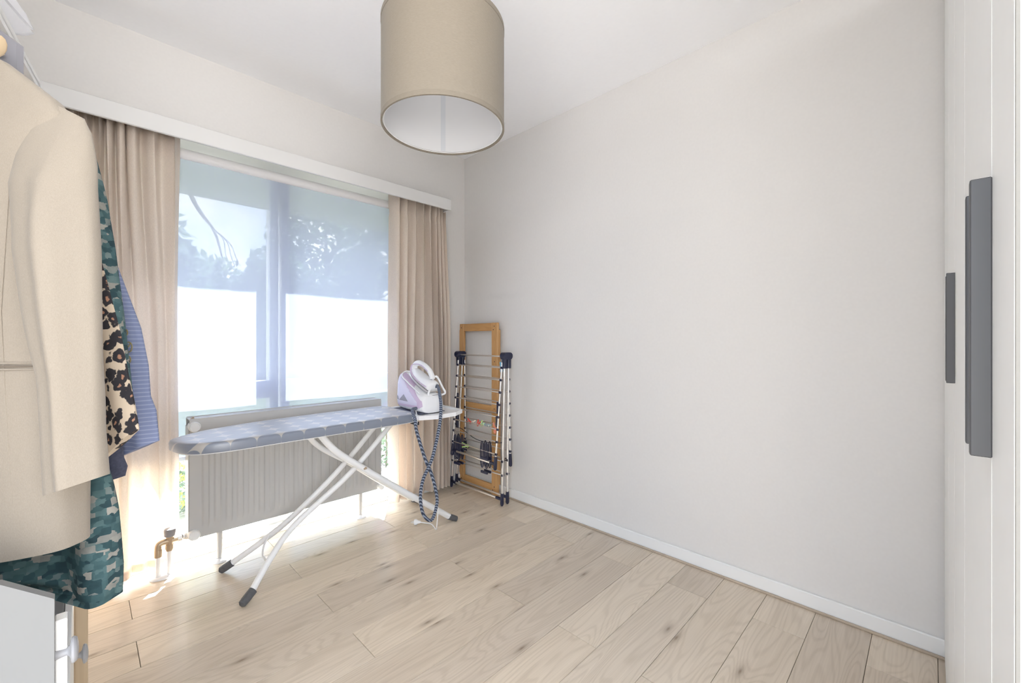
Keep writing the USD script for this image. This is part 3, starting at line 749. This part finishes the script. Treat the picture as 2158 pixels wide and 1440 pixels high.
heel = spline([(1.440, 2.048, .904), (1.424, 2.044, .896), (1.392, 2.030, .838), (1.378, 2.026, .812), (1.388, 2.024, .800), (1.435, 2.022, .798), (1.482, 2.024, .800), (1.494, 2.026, .812), (1.480, 2.030, .838), (1.455, 2.044, .896)], 6, closed=True)
part('heel_stand', tube(heel, .0062, 10, closed=True), WHITEP, iron, smooth=50)
part('hose_boot', tube([(1.405, 2.060, .862), (1.422, 2.040, .866), (1.430, 2.022, .856)], [.020, .015, .011], 14), plain('pale_hose_boot', (.76, .76, .73), .4), iron, smooth=50)
part('heel_line', tube(spline([(1.388, 2.0225, .8035), (1.405, 2.018, .8010), (1.435, 2.016, .8010), (1.466, 2.018, .8010)], 6), .0012, 6), plain('dark_seam', (.12, .10, .11), .5), iron, smooth=40)
part('print', cat(*ink), GREYINK, st, label='pale grey printed lettering')

# ------------------------------------------------------------------ folded drying rack in the corner
dr = thing('drying_rack', 'folded chrome and navy clothes drying rack leaning in the corner', 'drying rack', (2.0, 2.32, 0))
top = {(-1, 0): (1.985, 2.028, 1.000), (-1, 1): (2.022, 2.028, 1.000), (1, 0): (1.985, 2.522, 1.000), (1, 1): (2.022, 2.522, 1.000)}
foot = {(-1, 0): (1.978, 2.046, .010), (-1, 1): (2.030, 2.047, .010), (1, 0): (1.966, 2.585, .010), (1, 1): (2.030, 2.606, .010)}
for k in top:
    a, b = np.array(top[k]), np.array(foot[k])
    part('leg', rod(a, b, .0075, 12), CHROME, dr, smooth=40)
    d = (a - b) / np.linalg.norm(a - b)
    part('foot', tube([b - (0, 0, .009), b, b + d * .01, b + d * .075], [.006, .0115, .0125, .0105], 14), NAVY, dr, smooth=40)
for s in (0, 1):
    a, b = np.array(foot[(-1, s)]) + (0, 0, .035), np.array(foot[(1, s)]) + (0, 0, .035)
    part('cross_bar', rod(a, b, .0075, 12), CHROME, dr, smooth=40)
    for e, d in ((a, b - a), (b, a - b)):
        part('bar_socket', rod(e, e + d / np.linalg.norm(d) * .055, .0105, 12), NAVY, dr, smooth=40)
    for z in (.30, .207):
        t = (1.0 - z) / .99
        p, q = [np.array(top[(e, s)]) * (1 - t) + np.array(foot[(e, s)]) * t for e in (-1, 1)]
        part('rung', rod(p, q, .0045, 8), CHROME, dr, smooth=40)
        for e in (p, q):
            part('rung_clip', lathe([(.0095, -.006), (.0115, 0), (.0095, .006)], e, (0, 1, 0), 12), NAVY, dr, smooth=40)
part('top_rail', rod((1.990, 2.045, 1.005), (1.990, 2.505, 1.005), .0055, 10), CHROME, dr, smooth=40)
for y in (2.028, 2.522):
    hb = m3.Manifold.batch_hull([m3.Manifold.cylinder(.042, .024, .024, 24).rotate((90, 0, 0)).translate((x, y + .021, 1.008)) for x in (1.984, 2.018)])
    hl = [m3.Manifold.cylinder(.085, .017, .019, 18).translate((x, y, .925)) for x in (1.985, 2.022)]
    part('hinge_block', hb + hl[0] + hl[1], NAVY, dr, smooth=40)
wings = {0: ((1.972, 2.040, .965), (1.932, 2.064, .262), (1.972, 2.510, .965), (1.928, 2.524, .275)), 1: ((2.034, 2.040, .965), (2.062, 2.050, .262), (2.034, 2.510, .965), (2.062, 2.535, .272))}
for s, (a, b, c, d) in wings.items():
    a, b, c, d = map(np.array, (a, b, c, d))
    for p, q in ((a, b), (c, d)):
        part('wing_tube', rod(p, q, .0062, 10), CHROME, dr, smooth=40)
        u = (q - p) / np.linalg.norm(q - p)
        part('wing_end', tube([q - u * .075, q - u * .07, q, q + u * .010, q + u * .016], [.008, .0105, .0125, .011, .004], 14), NAVY, dr, smooth=40)
    e0, e1 = b + (a - b) * .035, d + (c - d) * .035
    part('wing_bar', rod(e0, e1, .0082, 12), CHROME, dr, smooth=40)
    for e, v in ((e0, e1 - e0), (e1, e0 - e1)):
        part('bar_socket', rod(e, e + v / np.linalg.norm(v) * .05, .0105, 12), NAVY, dr, smooth=40)
    for k in range(8):
        z = .930 - .0825 * k
        t = (a[2] - z) / (a[2] - b[2])
        p, q = a + (b - a) * t, c + (d - c) * t
        part('rung', rod(p, q, .0045, 8), CHROME, dr, smooth=40)
        for e in (p, q):
            part('rung_clip', lathe([(.0085, -.006), (.0105, 0), (.0085, .006)], e, (0, 1, 0), 12), NAVY, dr, smooth=40)
for y, x, z0, z1 in ((2.060, 1.955, .62, .70), (2.064, 1.950, .53, .605), (2.515, 1.965, .46, .72)):
    part('side_lock', cbox(x - .006, x + .010, y - .012, y + .012, z0, z1, .004), NAVY, dr)
# small-item clips: slotted navy loops that grip the low rungs
for yc in (2.175, 2.475):
    for dx in (0, .030):
        loops = []
        for dy in (-.022, .022):
            pts = []
            for a in np.linspace(0, 2 * np.pi, 28, endpoint=False):
                zz = .345 + .072 * math.sin(a) - (.035 if math.sin(a) < 0 else 0)
                pts.append((1.934 + dx, yc + dy + .017 * math.cos(a), zz))
            loops.append(tube(pts, .0034, 6, closed=True))
            for q in (-.009, 0, .009):
                loops.append(rod((1.934 + dx, yc + dy + q, .250), (1.934 + dx, yc + dy + q, .405), .0022, 6))
        loops.append(cbox(1.928 + dx, 1.941 + dx, yc - .040, yc + .040, .292, .312, .003))
        loops.append(cbox(1.928 + dx, 1.941 + dx, yc - .034, yc + .034, .200, .218, .003))
        part('sock_clip', cat(*loops), NAVY, dr, smooth=40)
cw = spline([(1.958, 2.535, .50), (1.955, 2.50, .47), (1.953, 2.44, .462), (1.950, 2.30, .420), (1.951, 2.20, .412), (1.955, 2.09, .420), (1.985, 2.05, .425)], 8)
lc = part('elastic_cord', tube(cw, .0022, 6), BLACKP, dr, smooth=40)


def peg(p, u, mat, label, cat_='clothes peg', L=.072, open_=.16):
    """A two-legged spring clothes peg at p, jaws pointing along u."""
    u = np.asarray(u, float) / np.linalg.norm(u)
    side = np.cross(u, (1, 0, 0)) if abs(u[0]) < .9 else np.cross(u, (0, 1, 0))
    side /= np.linalg.norm(side)
    nrm = np.cross(u, side)
    t = thing('clothes_peg', label, cat_, p, 'clothes pegs on the drying rack')
    for s in (-1, 1):
        tip, mid, tail = p + u * L * .42 + side * s * .003, p + u * .004 + side * s * .0055, p - u * L * .58 + side * s * (.006 + open_ * L * .9)
        part('leg', tube(spline([tip, (tip + mid) / 2 + side * s * .004, mid, tail], 6), [.0036] * 6 + [.0046] * 6 + [.0050] * 6 + [.0030], 8), mat, t, smooth=50)
    part('spring', lathe([(.0042, -.006), (.0050, 0), (.0042, .006)], p, nrm, 12), CHROME, t, smooth=40)


peg(np.array([1.952, 2.395, .350]), (.1, -1, .02), LIME, 'lime green clothes peg clipped to a low rung')
peg(np.array([1.957, 2.092, .515]), (0, .05, -1), CORAL, 'coral pink clothes peg hanging upright near the right side tube')
peg(np.array([1.978, 2.050, .925]), (0, .1, -1), SKYB, 'sky blue clothes peg under the right navy hinge')
row = [(2.36, REDP, 'red clothes peg at the left end of the small row', (0, -.6, -.25)), (2.315, CREAMP, 'cream clothes peg second in the small row on the rung', (0, .8, -.2)), (2.265, REDP, 'red clothes peg standing tilted up from the rung', (0, .5, -.8)),
       (2.225, LIME, 'small green clothes peg tilted up beside the red one', (0, .6, -.8)), (2.20, TEALP, 'grey-teal clothes peg lying along the rung', (0, -1, .05)), (2.150, TEALP, 'grey-teal clothes peg nearest the coral peg', (0, 1, .15))]
for y, m_, lab, u in row:
    peg(np.array([1.956, y, .527]), u, m_, lab, L=.045)

# pine folding frame against the wall
pf = thing('pine_frame', 'orange pine ladder-like folding frame standing behind the drying rack', 'wooden frame', (2.09, 2.4, 0))
X0, X1 = 2.074, 2.096
part('stile', cbox(X0, X1, 2.195, 2.255, .001, 1.240, .003), PINE, pf)
part('stile', cbox(X0, X1, 2.575, 2.622, .001, 1.240, .003), PINE, pf)
for z0, z1 in ((1.182, 1.239), (.585, .640), (.006, .072)):
    part('rail', cbox(X0 + .002, X1 - .001, 2.255, 2.575, z0, z1, .003), oak('pine_rail', (.62, .36, .15), (.46, .235, .085), (.16, .06, .02), .45, 1) if z0 > 1 else UsdShade.Material.Get(stage, '/World/Looks/pine_rail'), pf)
part('back_stile', cbox(X1 + .001, X1 + .018, 2.200, 2.245, .075, 1.19, .003), PINE, pf)
part('back_stile', cbox(X0 + .003, X1 - .002, 2.6225, 2.6295, .08, 1.195, .002), PINE, pf)
for y, z in ((2.225, 1.215), (2.235, 1.19), (2.598, 1.21), (2.222, .96), (2.225, .62), (2.225, .06), (2.24, .035), (2.6, .04)):
    part('screw', lathe([(0, -.0015), (.004, -.001), (.0045, .002)], (X0, y, z), (1, 0, 0), 10), plain('dark_screw', (.05, .04, .035), .5) if z == 1.215 else UsdShade.Material.Get(stage, '/World/Looks/dark_screw'), pf)

# ------------------------------------------------------------------ clothes at the left: shelf, rail, garments, drawer unit
FW, RT = np.array([.7119, .7023, 0.0]), np.array([.7023, -.7119, 0.0])      # garments hang turned to the room's diagonal


def frame_of(dep, u0):
    """World point of a garment hung dep along the diagonal with its middle u0 beside it; u runs right, w out of the cloth, z up."""
    o = FW * dep + RT * u0
    return lambda u, w, z: o + RT * u - FW * w + np.array([0, 0, z])


def garment_loft(fr, rows, n=64, ex=2.3, fold=.004, seed=0, hem=None, fz=9.0):
    """rows: (z, u centre, half width, half depth[, w centre]) from the bottom up."""
    rings = []
    zz = np.array([r[0] for r in rows])
    fine_z = np.concatenate([np.linspace(zz[i], zz[i + 1], 5, endpoint=False) for i in range(len(zz) - 1)] + [[zz[-1]]])
    cols = [np.interp(fine_z, zz, [(r[k] if len(r) > k else 0.0) for r in rows]) for k in range(1, 5)]
    for i, z in enumerate(fine_z):
        q = []
        for a in np.linspace(0, 2 * np.pi, n, endpoint=False):
            c, s = math.cos(a), math.sin(a)
            u = cols[0][i] + math.copysign(abs(c) ** (2 / ex), c) * cols[1][i]
            w = cols[3][i] + math.copysign(abs(s) ** (2 / ex), s) * cols[2][i]
            lo = smoothstep(fine_z[-1] - .05, fine_z[0] + .05, z)
            k = meshkit.noise(np.array([u * 14 + seed, w * 6, z * 1.6]), seed) - .5
            k2 = meshkit.noise(np.array([u * 40 + seed, w * 10, z * 5]), seed + 5) - .5
            w += fold * (.35 + .65 * lo) * (k * 2.0 + k2 * .5) * (1 if s > 0 else -1)
            dz = hem(u) * (1 - smoothstep(fine_z[0], fine_z[0] + .12, z)) if hem else 0
            q.append(fr(u, w, z + dz))
        rings.append(q)
    return loft(rings)


def sleeve(fr, rows, n=32, fold=.004, seed=0):
    """rows: (z, u inner, u outer, half depth, w centre, tilt) from the cuff up."""
    rings = []
    zz = np.array([r[0] for r in rows])
    o = np.argsort(zz)
    fz = np.concatenate([np.linspace(zz[o][i], zz[o][i + 1], 5, endpoint=False) for i in range(len(zz) - 1)] + [[zz[o][-1]]])
    A = [np.interp(fz, zz[o], np.array([r[k] for r in rows])[o]) for k in range(1, 6)]
    for i, z in enumerate(fz):
        uc, hw = (A[0][i] + A[1][i]) / 2, (A[1][i] - A[0][i]) / 2
        q = []
        for a in np.linspace(0, 2 * np.pi, n, endpoint=False):
            c, s = math.cos(a), math.sin(a)
            u = math.copysign(abs(c) ** .85, c) * hw
            ridge = .5 * (1 - float(smoothstep(1.28, 1.46, z))) * A[2][i] * math.exp(-((u / hw - .35) / .28) ** 2) if s > 0 else 0      # the pressed ridge of the sleeve
            w = A[3][i] + s * A[2][i] * .8 + ridge
            w += fold * 2 * (meshkit.noise(np.array([u * 30 + seed, z * 7, s * 2.0]), seed) - .5)
            q.append(fr(uc + u, w, z + A[4][i] * u))
        rings.append(q)
    return loft(rings)


# beige linen jacket
jf = frame_of(.735, -.974)
jk = thing('linen_jacket', 'beige linen jacket with a welt pocket, hanging nearest at the left', 'jacket', jf(0, 0, .76))
part('body', garment_loft(jf, [(.762, 0, .222, .060), (.90, 0, .221, .062), (1.08, 0, .219, .060), (1.25, 0, .214, .058), (1.37, 0, .212, .056), (1.46, 0, .208, .050), (1.505, 0, .206, .040), (1.532, 0, .186, .032), (1.576, 0, .130, .026), (1.600, 0, .098, .022), (1.612, 0, .072, .018)], hem=lambda u: .010 * smoothstep(.08, .22, abs(u)) - .006, seed=3, fold=.005, ex=3.0), LINEN, jk, smooth=60)
for s in (1, -1):
    fr = (lambda u, w, z, s=s: jf(s * u, w, z))
    part('sleeve', sleeve(fr, [(.888, .238, .322, .036, .060, .33), (.97, .233, .316, .036, .060, .15), (1.06, .226, .313, .037, .058, .0), (1.139, .204, .309, .040, .054, 0), (1.262, .172, .296, .044, .045, 0), (1.374, .147, .272, .044, .026, 0), (1.42, .148, .264, .041, .017, -.05), (1.462, .156, .255, .033, .010, -.2), (1.490, .170, .246, .024, .003, -.35), (1.514, .188, .232, .011, .0, -.5)], seed=11 + s), LINEN, jk, smooth=60)
def body_front(u, z):
    hd = np.interp(z, [.762, .9, 1.08, 1.25, 1.37, 1.46], [.060, .062, .060, .058, .056, .050])
    hw = np.interp(z, [.762, .9, 1.08, 1.25, 1.37, 1.46], [.222, .221, .219, .214, .212, .208])
    return hd * (1 - min(abs(u) / hw, .999) ** 3.0) ** (1 / 3.0)


pk = [np.array([jf(u, body_front(u, 1.076) + .0022, 1.076 + dz - .004 * (u - .15)) for u in np.linspace(.095, .207, 16)]) for dz in (.0055, -.0045)]
wl = part('pocket_welt', cat(tube(pk[0], .0017, 8), tube(pk[1], .0017, 8)), LINEN, jk, smooth=40)
part('pocket_slit', tube(np.array([jf(u, body_front(u, 1.076) + .0034, 1.0765 - .004 * (u - .15)) for u in np.linspace(.10, .203, 12)]), .0017, 6), plain('seam_shadow_thread', (.17, .14, .11), .9), jk)
part('seam', tube(np.array([jf(u, body_front(u, z) + .0010, z) for u, z in zip(np.interp(np.linspace(0, 1, 24), [0, .35, 1], [.158, .150, .172]), np.linspace(1.36, .80, 24))]), .0011, 6), LINEN, jk, label='front dart seam')
for s in (1, -1):
    lap = np.array([[jf(s * (.02 + .05 * t * k + .02 * k), .050 - .022 * t + .004, 1.13 + .43 * t) for k in np.linspace(0, 1, 5)] for t in np.linspace(0, 1, 12)])
    part('lapel', thick(lap, np.broadcast_to(-FW * -.004, lap.shape)), LINEN, jk, smooth=50)
part('collar', tube(spline([jf(-.075, .028, 1.575), jf(-.062, .0, 1.612), jf(-.03, -.022, 1.625), jf(.03, -.022, 1.625), jf(.062, .0, 1.612), jf(.075, .028, 1.575)], 6), .012, 10, flat=1.6), LINEN, jk, smooth=50)
part('lining', garment_loft(lambda u, w, z: jf(u * .985, w * .9, z), [(.790, 0, .216, .055), (1.0, 0, .214, .054)], fold=.002), LINEN_IN, jk, smooth=50)

hg = thing('clothes_hanger', 'wooden clothes hanger with rounded end above the jacket collar', 'clothes hanger', jf(0, 0, 1.62))
part('arm', tube(spline([jf(-.20, 0, 1.545), jf(-.10, 0, 1.600), jf(0, 0, 1.630), jf(.055, .004, 1.636), jf(.092, .006, 1.624)], 8), [.008] * 30 + [.012, .0125, .009], 12, flat=1.5), plain('pale_hanger_wood', (.56, .43, .28), .45), hg, smooth=50)
part('hook', tube(spline([jf(0, 0, 1.635), jf(0, 0, 1.68), jf(.018, 0, 1.705), jf(.004, 0, 1.732), jf(-.018, 0, 1.716)], 8), .0022, 8), CHROME, hg, smooth=50)

# teal patterned dress behind the jacket
df = frame_of(.842, -1.093)
ts = thing('patterned_dress', 'teal dress with pale brushstroke print bunched above the drawer unit', 'dress', df(0, 0, .62))
sk = lambda u: -.045 * smoothstep(.12, .29, u) - .01 * math.sin(u * 30)
part('body', garment_loft(df, [(.655, .05, .252, .034), (.70, .055, .252, .040), (.78, .055, .250, .040), (.825, .05, .246, .032), (.90, .03, .236, .035), (1.1, 0, .22, .045), (1.35, 0, .205, .045), (1.48, 0, .21, .035), (1.535, 0, .215, .026), (1.560, 0, .175, .022), (1.60, 0, .09, .016)], seed=21, fold=.028, hem=sk, n=84), TEAL, ts, smooth=60)
for s in (1, -1):
    fr = (lambda u, w, z, s=s: df(s * u, w, z))
    part('sleeve', sleeve(fr, [(.945, .25, .345, .03, .008, .2), (1.04, .24, .333, .032, .006, 0), (1.18, .20, .317, .035, .004, 0), (1.30, .18, .300, .036, .002, 0), (1.40, .165, .281, .035, 0, 0), (1.49, .165, .262, .030, 0, -.2), (1.545, .18, .236, .012, 0, -.3)], seed=31 + s, fold=.005), TEAL, ts, smooth=60)

# leopard blouse, blue striped shirt, navy blouse: only sleeves peep out
def blouse(name, label, dep, u0, mat, cuff_rows, seed, cuff_mat=None):
    f = frame_of(dep, u0)
    t = thing(name, label, name.split('_')[-1], f(0, 0, .95))
    part('body', garment_loft(f, [(.93, 0, .185, .022), (1.15, 0, .175, .024), (1.33, 0, .160, .024), (1.43, 0, .150, .020), (1.48, 0, .10, .014), (1.50, 0, .06, .010)], seed=seed, fold=.006, n=40), mat, t, smooth=60)
    for s in (1, -1):
        fr = (lambda u, w, z, s=s: f(s * u, w, z))
        part('sleeve', sleeve(fr, cuff_rows, seed=seed + s, fold=.003, n=24), mat, t, smooth=60)
    return t, f


lp, lf = blouse('leopard_blouse', 'black and tan leopard print blouse sleeve showing behind the jacket', .802, -1.052, LEOPARD,
                [(.921, .278, .345, .010, .0, .9), (.982, .265, .337, .011, 0, .4), (1.053, .25, .3253, .011, 0, 0), (1.129, .22, .3127, .010, 0, 0), (1.25, .19, .280, .010, 0, 0), (1.40, .16, .235, .008, 0, 0), (1.47, .14, .175, .006, 0, 0)], 41)
bs, bf = blouse('striped_shirt', 'blue pinstriped shirt sleeve showing furthest right of the clothes', .960, -1.150, STRIPE,
                [(.872, .26, .350, .018, 0, .42), (.95, .25, .343, .02, 0, .2), (.99, .24, .330, .020, 0, 0), (1.06, .22, .325, .022, 0, 0), (1.146, .20, .307, .022, 0, 0), (1.30, .14, .25, .022, 0, 0), (1.44, .12, .155, .012, 0, 0)], 51)
em = []
for z, r, uc in ((1.135, .007, .296), (1.103, .011, .303), (1.075, .008, .302)):
    em.append(tube(np.array([bf(uc + r * .7 * math.cos(a), .024, z + r * math.sin(a)) for a in np.linspace(0, 2 * np.pi, 20, endpoint=False)]), .0013, 6, closed=True))
    em.append(tube(np.array([bf(uc - .004, .024, z + r * .8), bf(uc, .024, z), bf(uc + .004, .024, z + r * .8)]), .0012, 6))
part('embroidery', cat(*em), GOLD, bs, label='olive embroidered ring motif')
nv, nf = blouse('navy_cardigan', 'dark navy cardigan cuff showing below the jacket cuff', .930, -1.130, NAVYCLOTH,
                [(.812, .225, .280, .018, 0, .3), (.835, .22, .285, .02, 0, .2), (.86, .21, .277, .02, 0, 0), (1.0, .2, .265, .02, 0, 0), (1.2, .16, .24, .022, 0, 0), (1.44, .12, .155, .012, 0, 0)], 61)

# shelf above the clothes
sh = thing('closet_shelf', 'white closet shelf with a clothes rail above the hanging clothes', 'shelf', (-.27, 1.3, 1.8))
def quad_board(p, z0, z1):
    return prism(Polygon(p), z0, z1)


part('shelf_board', quad_board([(-.137, 1.25), (-.080, 1.712), (-.495, 1.762), (-.495, 1.25)], 1.800, 1.818), WARD, sh)
part('shelf_lip', quad_board([(-.137, 1.25), (-.080, 1.712), (-.092, 1.714), (-.149, 1.25)], 1.788, 1.806), TRIM, sh)
part('clothes_rail', rod((-.215, .80, 1.735), (-.175, 1.75, 1.735), .011, 14), CHROME, sh, smooth=40)
part('rail_bracket', cbox(-.190, -.160, 1.70, 1.712, 1.72, 1.80, .002), WHITEM, sh)
# grey end plate and the white bar crossing it, hung from the shelf near the hanger
gd = .83
def at_plate(px, py, dz=0.0):
    return FW * (gd + dz) + RT * ((px - 1079) / 893 * gd) + np.array([0, 0, 1.12 + (715.5 - py) / 893 * gd])


pl = [at_plate(*q) for q in ((-60, 22), (8, 70), (35, 90), (35, 152), (-60, 95))]
plb = [p + FW * .012 for p in pl]
part('end_plate', trimesh.convex.convex_hull(np.array(pl + plb)), GREYPANEL, sh, label='grey end plate')
part('support_bar', tube([at_plate(-12, -5, -.05), at_plate(3, 70, -.03), at_plate(16, 124, -.012)], .0065, 4), WHITEM, sh, label='white support bar')

bag = thing('white_cushion', 'crumpled white cotton bundle on the shelf, its corner overhanging', 'textile bundle', (-.17, 1.40, 1.819))
def cushion():
    n = 40
    a, b = np.linspace(-1, 1, n), np.linspace(-1, 1, n)
    A, B = np.meshgrid(a, b, indexing='ij')
    hgt = .058 * np.sqrt(np.clip(1 - np.maximum(abs(A), abs(B)) ** 4, 0, 1))
    nz = meshkit.fbm(np.stack([A * 2.2, B * 2.2, A * 0], -1), 3, 4) - .5
    pinch = 1 - .10 * (1 - (A * B) ** 2) * (np.maximum(abs(A), abs(B)) ** 6)
    X, Y = A * .135 * pinch, B * .20 * pinch
    topg = np.stack([X, Y, .055 + hgt + .03 * nz * (hgt / .058)], -1)
    botg = np.stack([X, Y, np.maximum(.055 - hgt * .95, .0) - .008 * (np.maximum(abs(A), abs(B)) > .97)], -1)
    return topg, botg


tg, bg = cushion()
ang = math.radians(-14)
R = np.array([[math.cos(ang), -math.sin(ang), 0], [math.sin(ang), math.cos(ang), 0], [0, 0, 1]])
o = np.array([-.262, 1.395, 1.819])
part('cover', cat(grid_mesh(tg @ R.T + o), (lambda g: (g.invert(), g)[1])(grid_mesh(bg @ R.T + o))), BAG, bag, smooth=60)

# drawer unit
du = thing('drawer_unit', 'white low drawer unit with white knobs and an oak post under the clothes', 'drawer unit', (-.2, 1.25, 0))
sp = Polygon([(-.0285, 0), (-.0285, .744), (-.0785, .785), (-.115, .800), (-.45, .800), (-.45, 0)])
pan = trimesh.creation.extrude_polygon(sp, .018, engine='earcut')
pan.apply_transform(np.array([[1, 0, 0, 0], [0, 0, -1, .918], [0, 1, 0, 0.001], [0, 0, 0, 1.0]]))
DUW = plain('drawer_unit_shaded_white', (.25, .25, .246), .8, 0, .1)  # white unit seen against the light: its shade is put into this grey
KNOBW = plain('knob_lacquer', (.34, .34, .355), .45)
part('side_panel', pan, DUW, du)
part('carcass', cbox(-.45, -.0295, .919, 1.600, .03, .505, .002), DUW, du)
part('corner_stile', cbox(-.029, -.0160, .921, .946, .505, .702, .0015), WARD, du)
for z0, z1 in ((.27, .50), (.03, .262)):
    q = part('drawer', cbox(-.029, -.0160, .921, 1.596, z0, z1, .0015), WARD, du)
kn = [(0.0065, 0), (.0055, .006), (.0050, .012), (.008, .015), (.0175, .017), (.0185, .0195), (.016, .023), (.008, .0245), (0, .025)]
part('knob', lathe(kn, (-.0285, .9205, .652), (1, 0, 0), 24), KNOBW, stage.GetPrimAtPath(str(du.GetPath()) + '/corner_stile'), smooth=50)
part('knob', lathe(kn, (-.0160, 1.245, .470), (1, 0, 0), 24), KNOBW, stage.GetPrimAtPath(str(du.GetPath()) + '/drawer'), smooth=50)
part('knob', lathe(kn, (-.0160, 1.245, .150), (1, 0, 0), 24), KNOBW, stage.GetPrimAtPath(str(du.GetPath()) + '/drawer_001'), smooth=50)
part('post', cbox(-.0155, .0105, 1.602, 1.640, .001, .545, .002), OAKPOST, du, label='oak corner post')

# ------------------------------------------------------------------ garden beyond the window
g = part('ground', cbox(-30, 40, 2.91, 45, -.20, -.03, 0), grainy('lawn', (.085, .12, .045), .95, 30, .25, .5))
tag(g, 'green lawn reaching to the garden trees', 'ground', kind='structure')
g = part('terrace', cbox(-2.4, 3.6, 2.91, 5.6, -.035, -.02, 0), PAVING)
tag(g, 'pale sunlit terrace paving outside the window', 'paving', kind='structure')


def leaves(c, r, n, size, seed, squash=1.0):
    rg = np.random.default_rng(seed)
    d = rg.normal(size=(n, 3))
    d /= np.linalg.norm(d, axis=1, keepdims=True)
    rad = rg.uniform(.45, 1.0, n) ** .5
    lump = .75 + .5 * meshkit.noise(d * 2.2 + seed, seed)
    p = np.asarray(c) + d * (rad * lump)[:, None] * np.asarray(r)
    a = rg.normal(size=(n, 3))
    a /= np.linalg.norm(a, axis=1, keepdims=True)
    b = np.cross(a, rg.normal(size=(n, 3)))
    b /= np.linalg.norm(b, axis=1, keepdims=True)
    s = size * rg.uniform(.6, 1.4, n)[:, None]
    V = np.stack([p - a * s, p + b * s * .5, p + a * s, p - b * s * .5], 1).reshape(-1, 3)
    i = np.arange(n)[:, None] * 4
    F = np.vstack([i + [0, 1, 2], i + [0, 2, 3]])
    V[:, 2] = np.maximum(V[:, 2], -.02)
    return trimesh.Trimesh(V, F, process=False)


def tree(name, label, x, y, h, r, mat, seed, n=2600, size=.16, cat_='tree'):
    t = thing(name, label, cat_, (x, y, -.03), 'trees beyond the terrace')
    part('trunk', tube([(x, y, -.03), (x + .05, y, h * .5), (x, y + .05, h * .8)], [r * .07, r * .05, r * .02], 10), BARK, t, smooth=40)
    part('foliage', leaves((x, y, h * .52), (r, r, h * .52), n, size, seed), mat, t)


tree('garden_tree', 'leafy dark tree seen at the left edge of the blind', .9, 13.0, 3.9, 1.4, LEAF_B, 1)
tree('garden_tree', 'lower bushy tree in the middle of the left window half', 2.9, 16.6, 3.5, 1.5, LEAF, 2)
tree('garden_tree', 'bushy tree just left of the window mullion', 3.9, 13.0, 3.4, 1.3, LEAF_B, 3)
tree('garden_tree', 'tall dense tree just right of the window mullion', 6.6, 16.6, 6.6, 1.9, LEAF, 4, 4200)
tree('garden_tree', 'tall dense tree at the right edge of the blind', 7.4, 12.4, 5.8, 1.9, LEAF_B, 5, 4200)
ot = thing('bare_branch_tree', 'tree with a bare drooping branch across the sky behind the blind', 'tree', (-1.5, 5.6, -.03))
part('trunk', tube(spline([(-1.5, 5.6, -.03), (-1.45, 5.6, 1.5), (-1.5, 5.6, 3.6)], 6), .10, 10), BARK, ot, smooth=40)
part('branch', cat(tube(spline([(-1.48, 5.6, 3.3), (-.6, 5.4, 3.55), (.2, 5.15, 3.35), (.62, 5.0, 2.80), (.72, 5.0, 2.50), (.80, 5.0, 2.34), (.90, 5.0, 2.20), (.955, 5.0, 2.02), (.975, 5.0, 1.90)], 6), np.linspace(.035, .005, 49), 8),
                   *[tube(spline([(.90, 5.0, 2.20), (.98 + .03 * k, 5.0, 2.12 - .02 * k), (1.0 + .05 * k, 5.0, 1.98 - .03 * k), (1.02 + .06 * k, 5.0, 1.86)], 5), np.linspace(.006, .002, 16), 6) for k in range(3)]), BARK, ot, smooth=40)
for i, (x, y, r, hh, m_, lab, cat_) in enumerate(((.52, 3.52, .16, .42, LEAF_Y, 'yellow-green low shrub seen left of the radiator', 'shrub'), (1.93, 3.50, .20, .60, LEAF_B, 'blue-green shrub with magenta flowers right of the radiator', 'shrub'))):
    t = thing('garden_shrub', lab, cat_, (x, y, -.03))
    part('foliage', leaves((x, y, hh * .5), (r, r, hh * .55), 900, .022, 70 + i), m_, t)
    part('stem', rod((x, y, -.03), (x, y, hh * .5), .008, 6), BARK, t)
    if i == 1:
        part('flowers', leaves((x - .03, y - .08, hh * .82), (r * .8, r * .7, .09), 60, .022, 80), PETAL, t, kind='stuff')
    else:
        part('lower_leaves', leaves((x, y, .12), (r * 1.3, r * 1.3, .14), 500, .022, 81), LEAF_B, t)
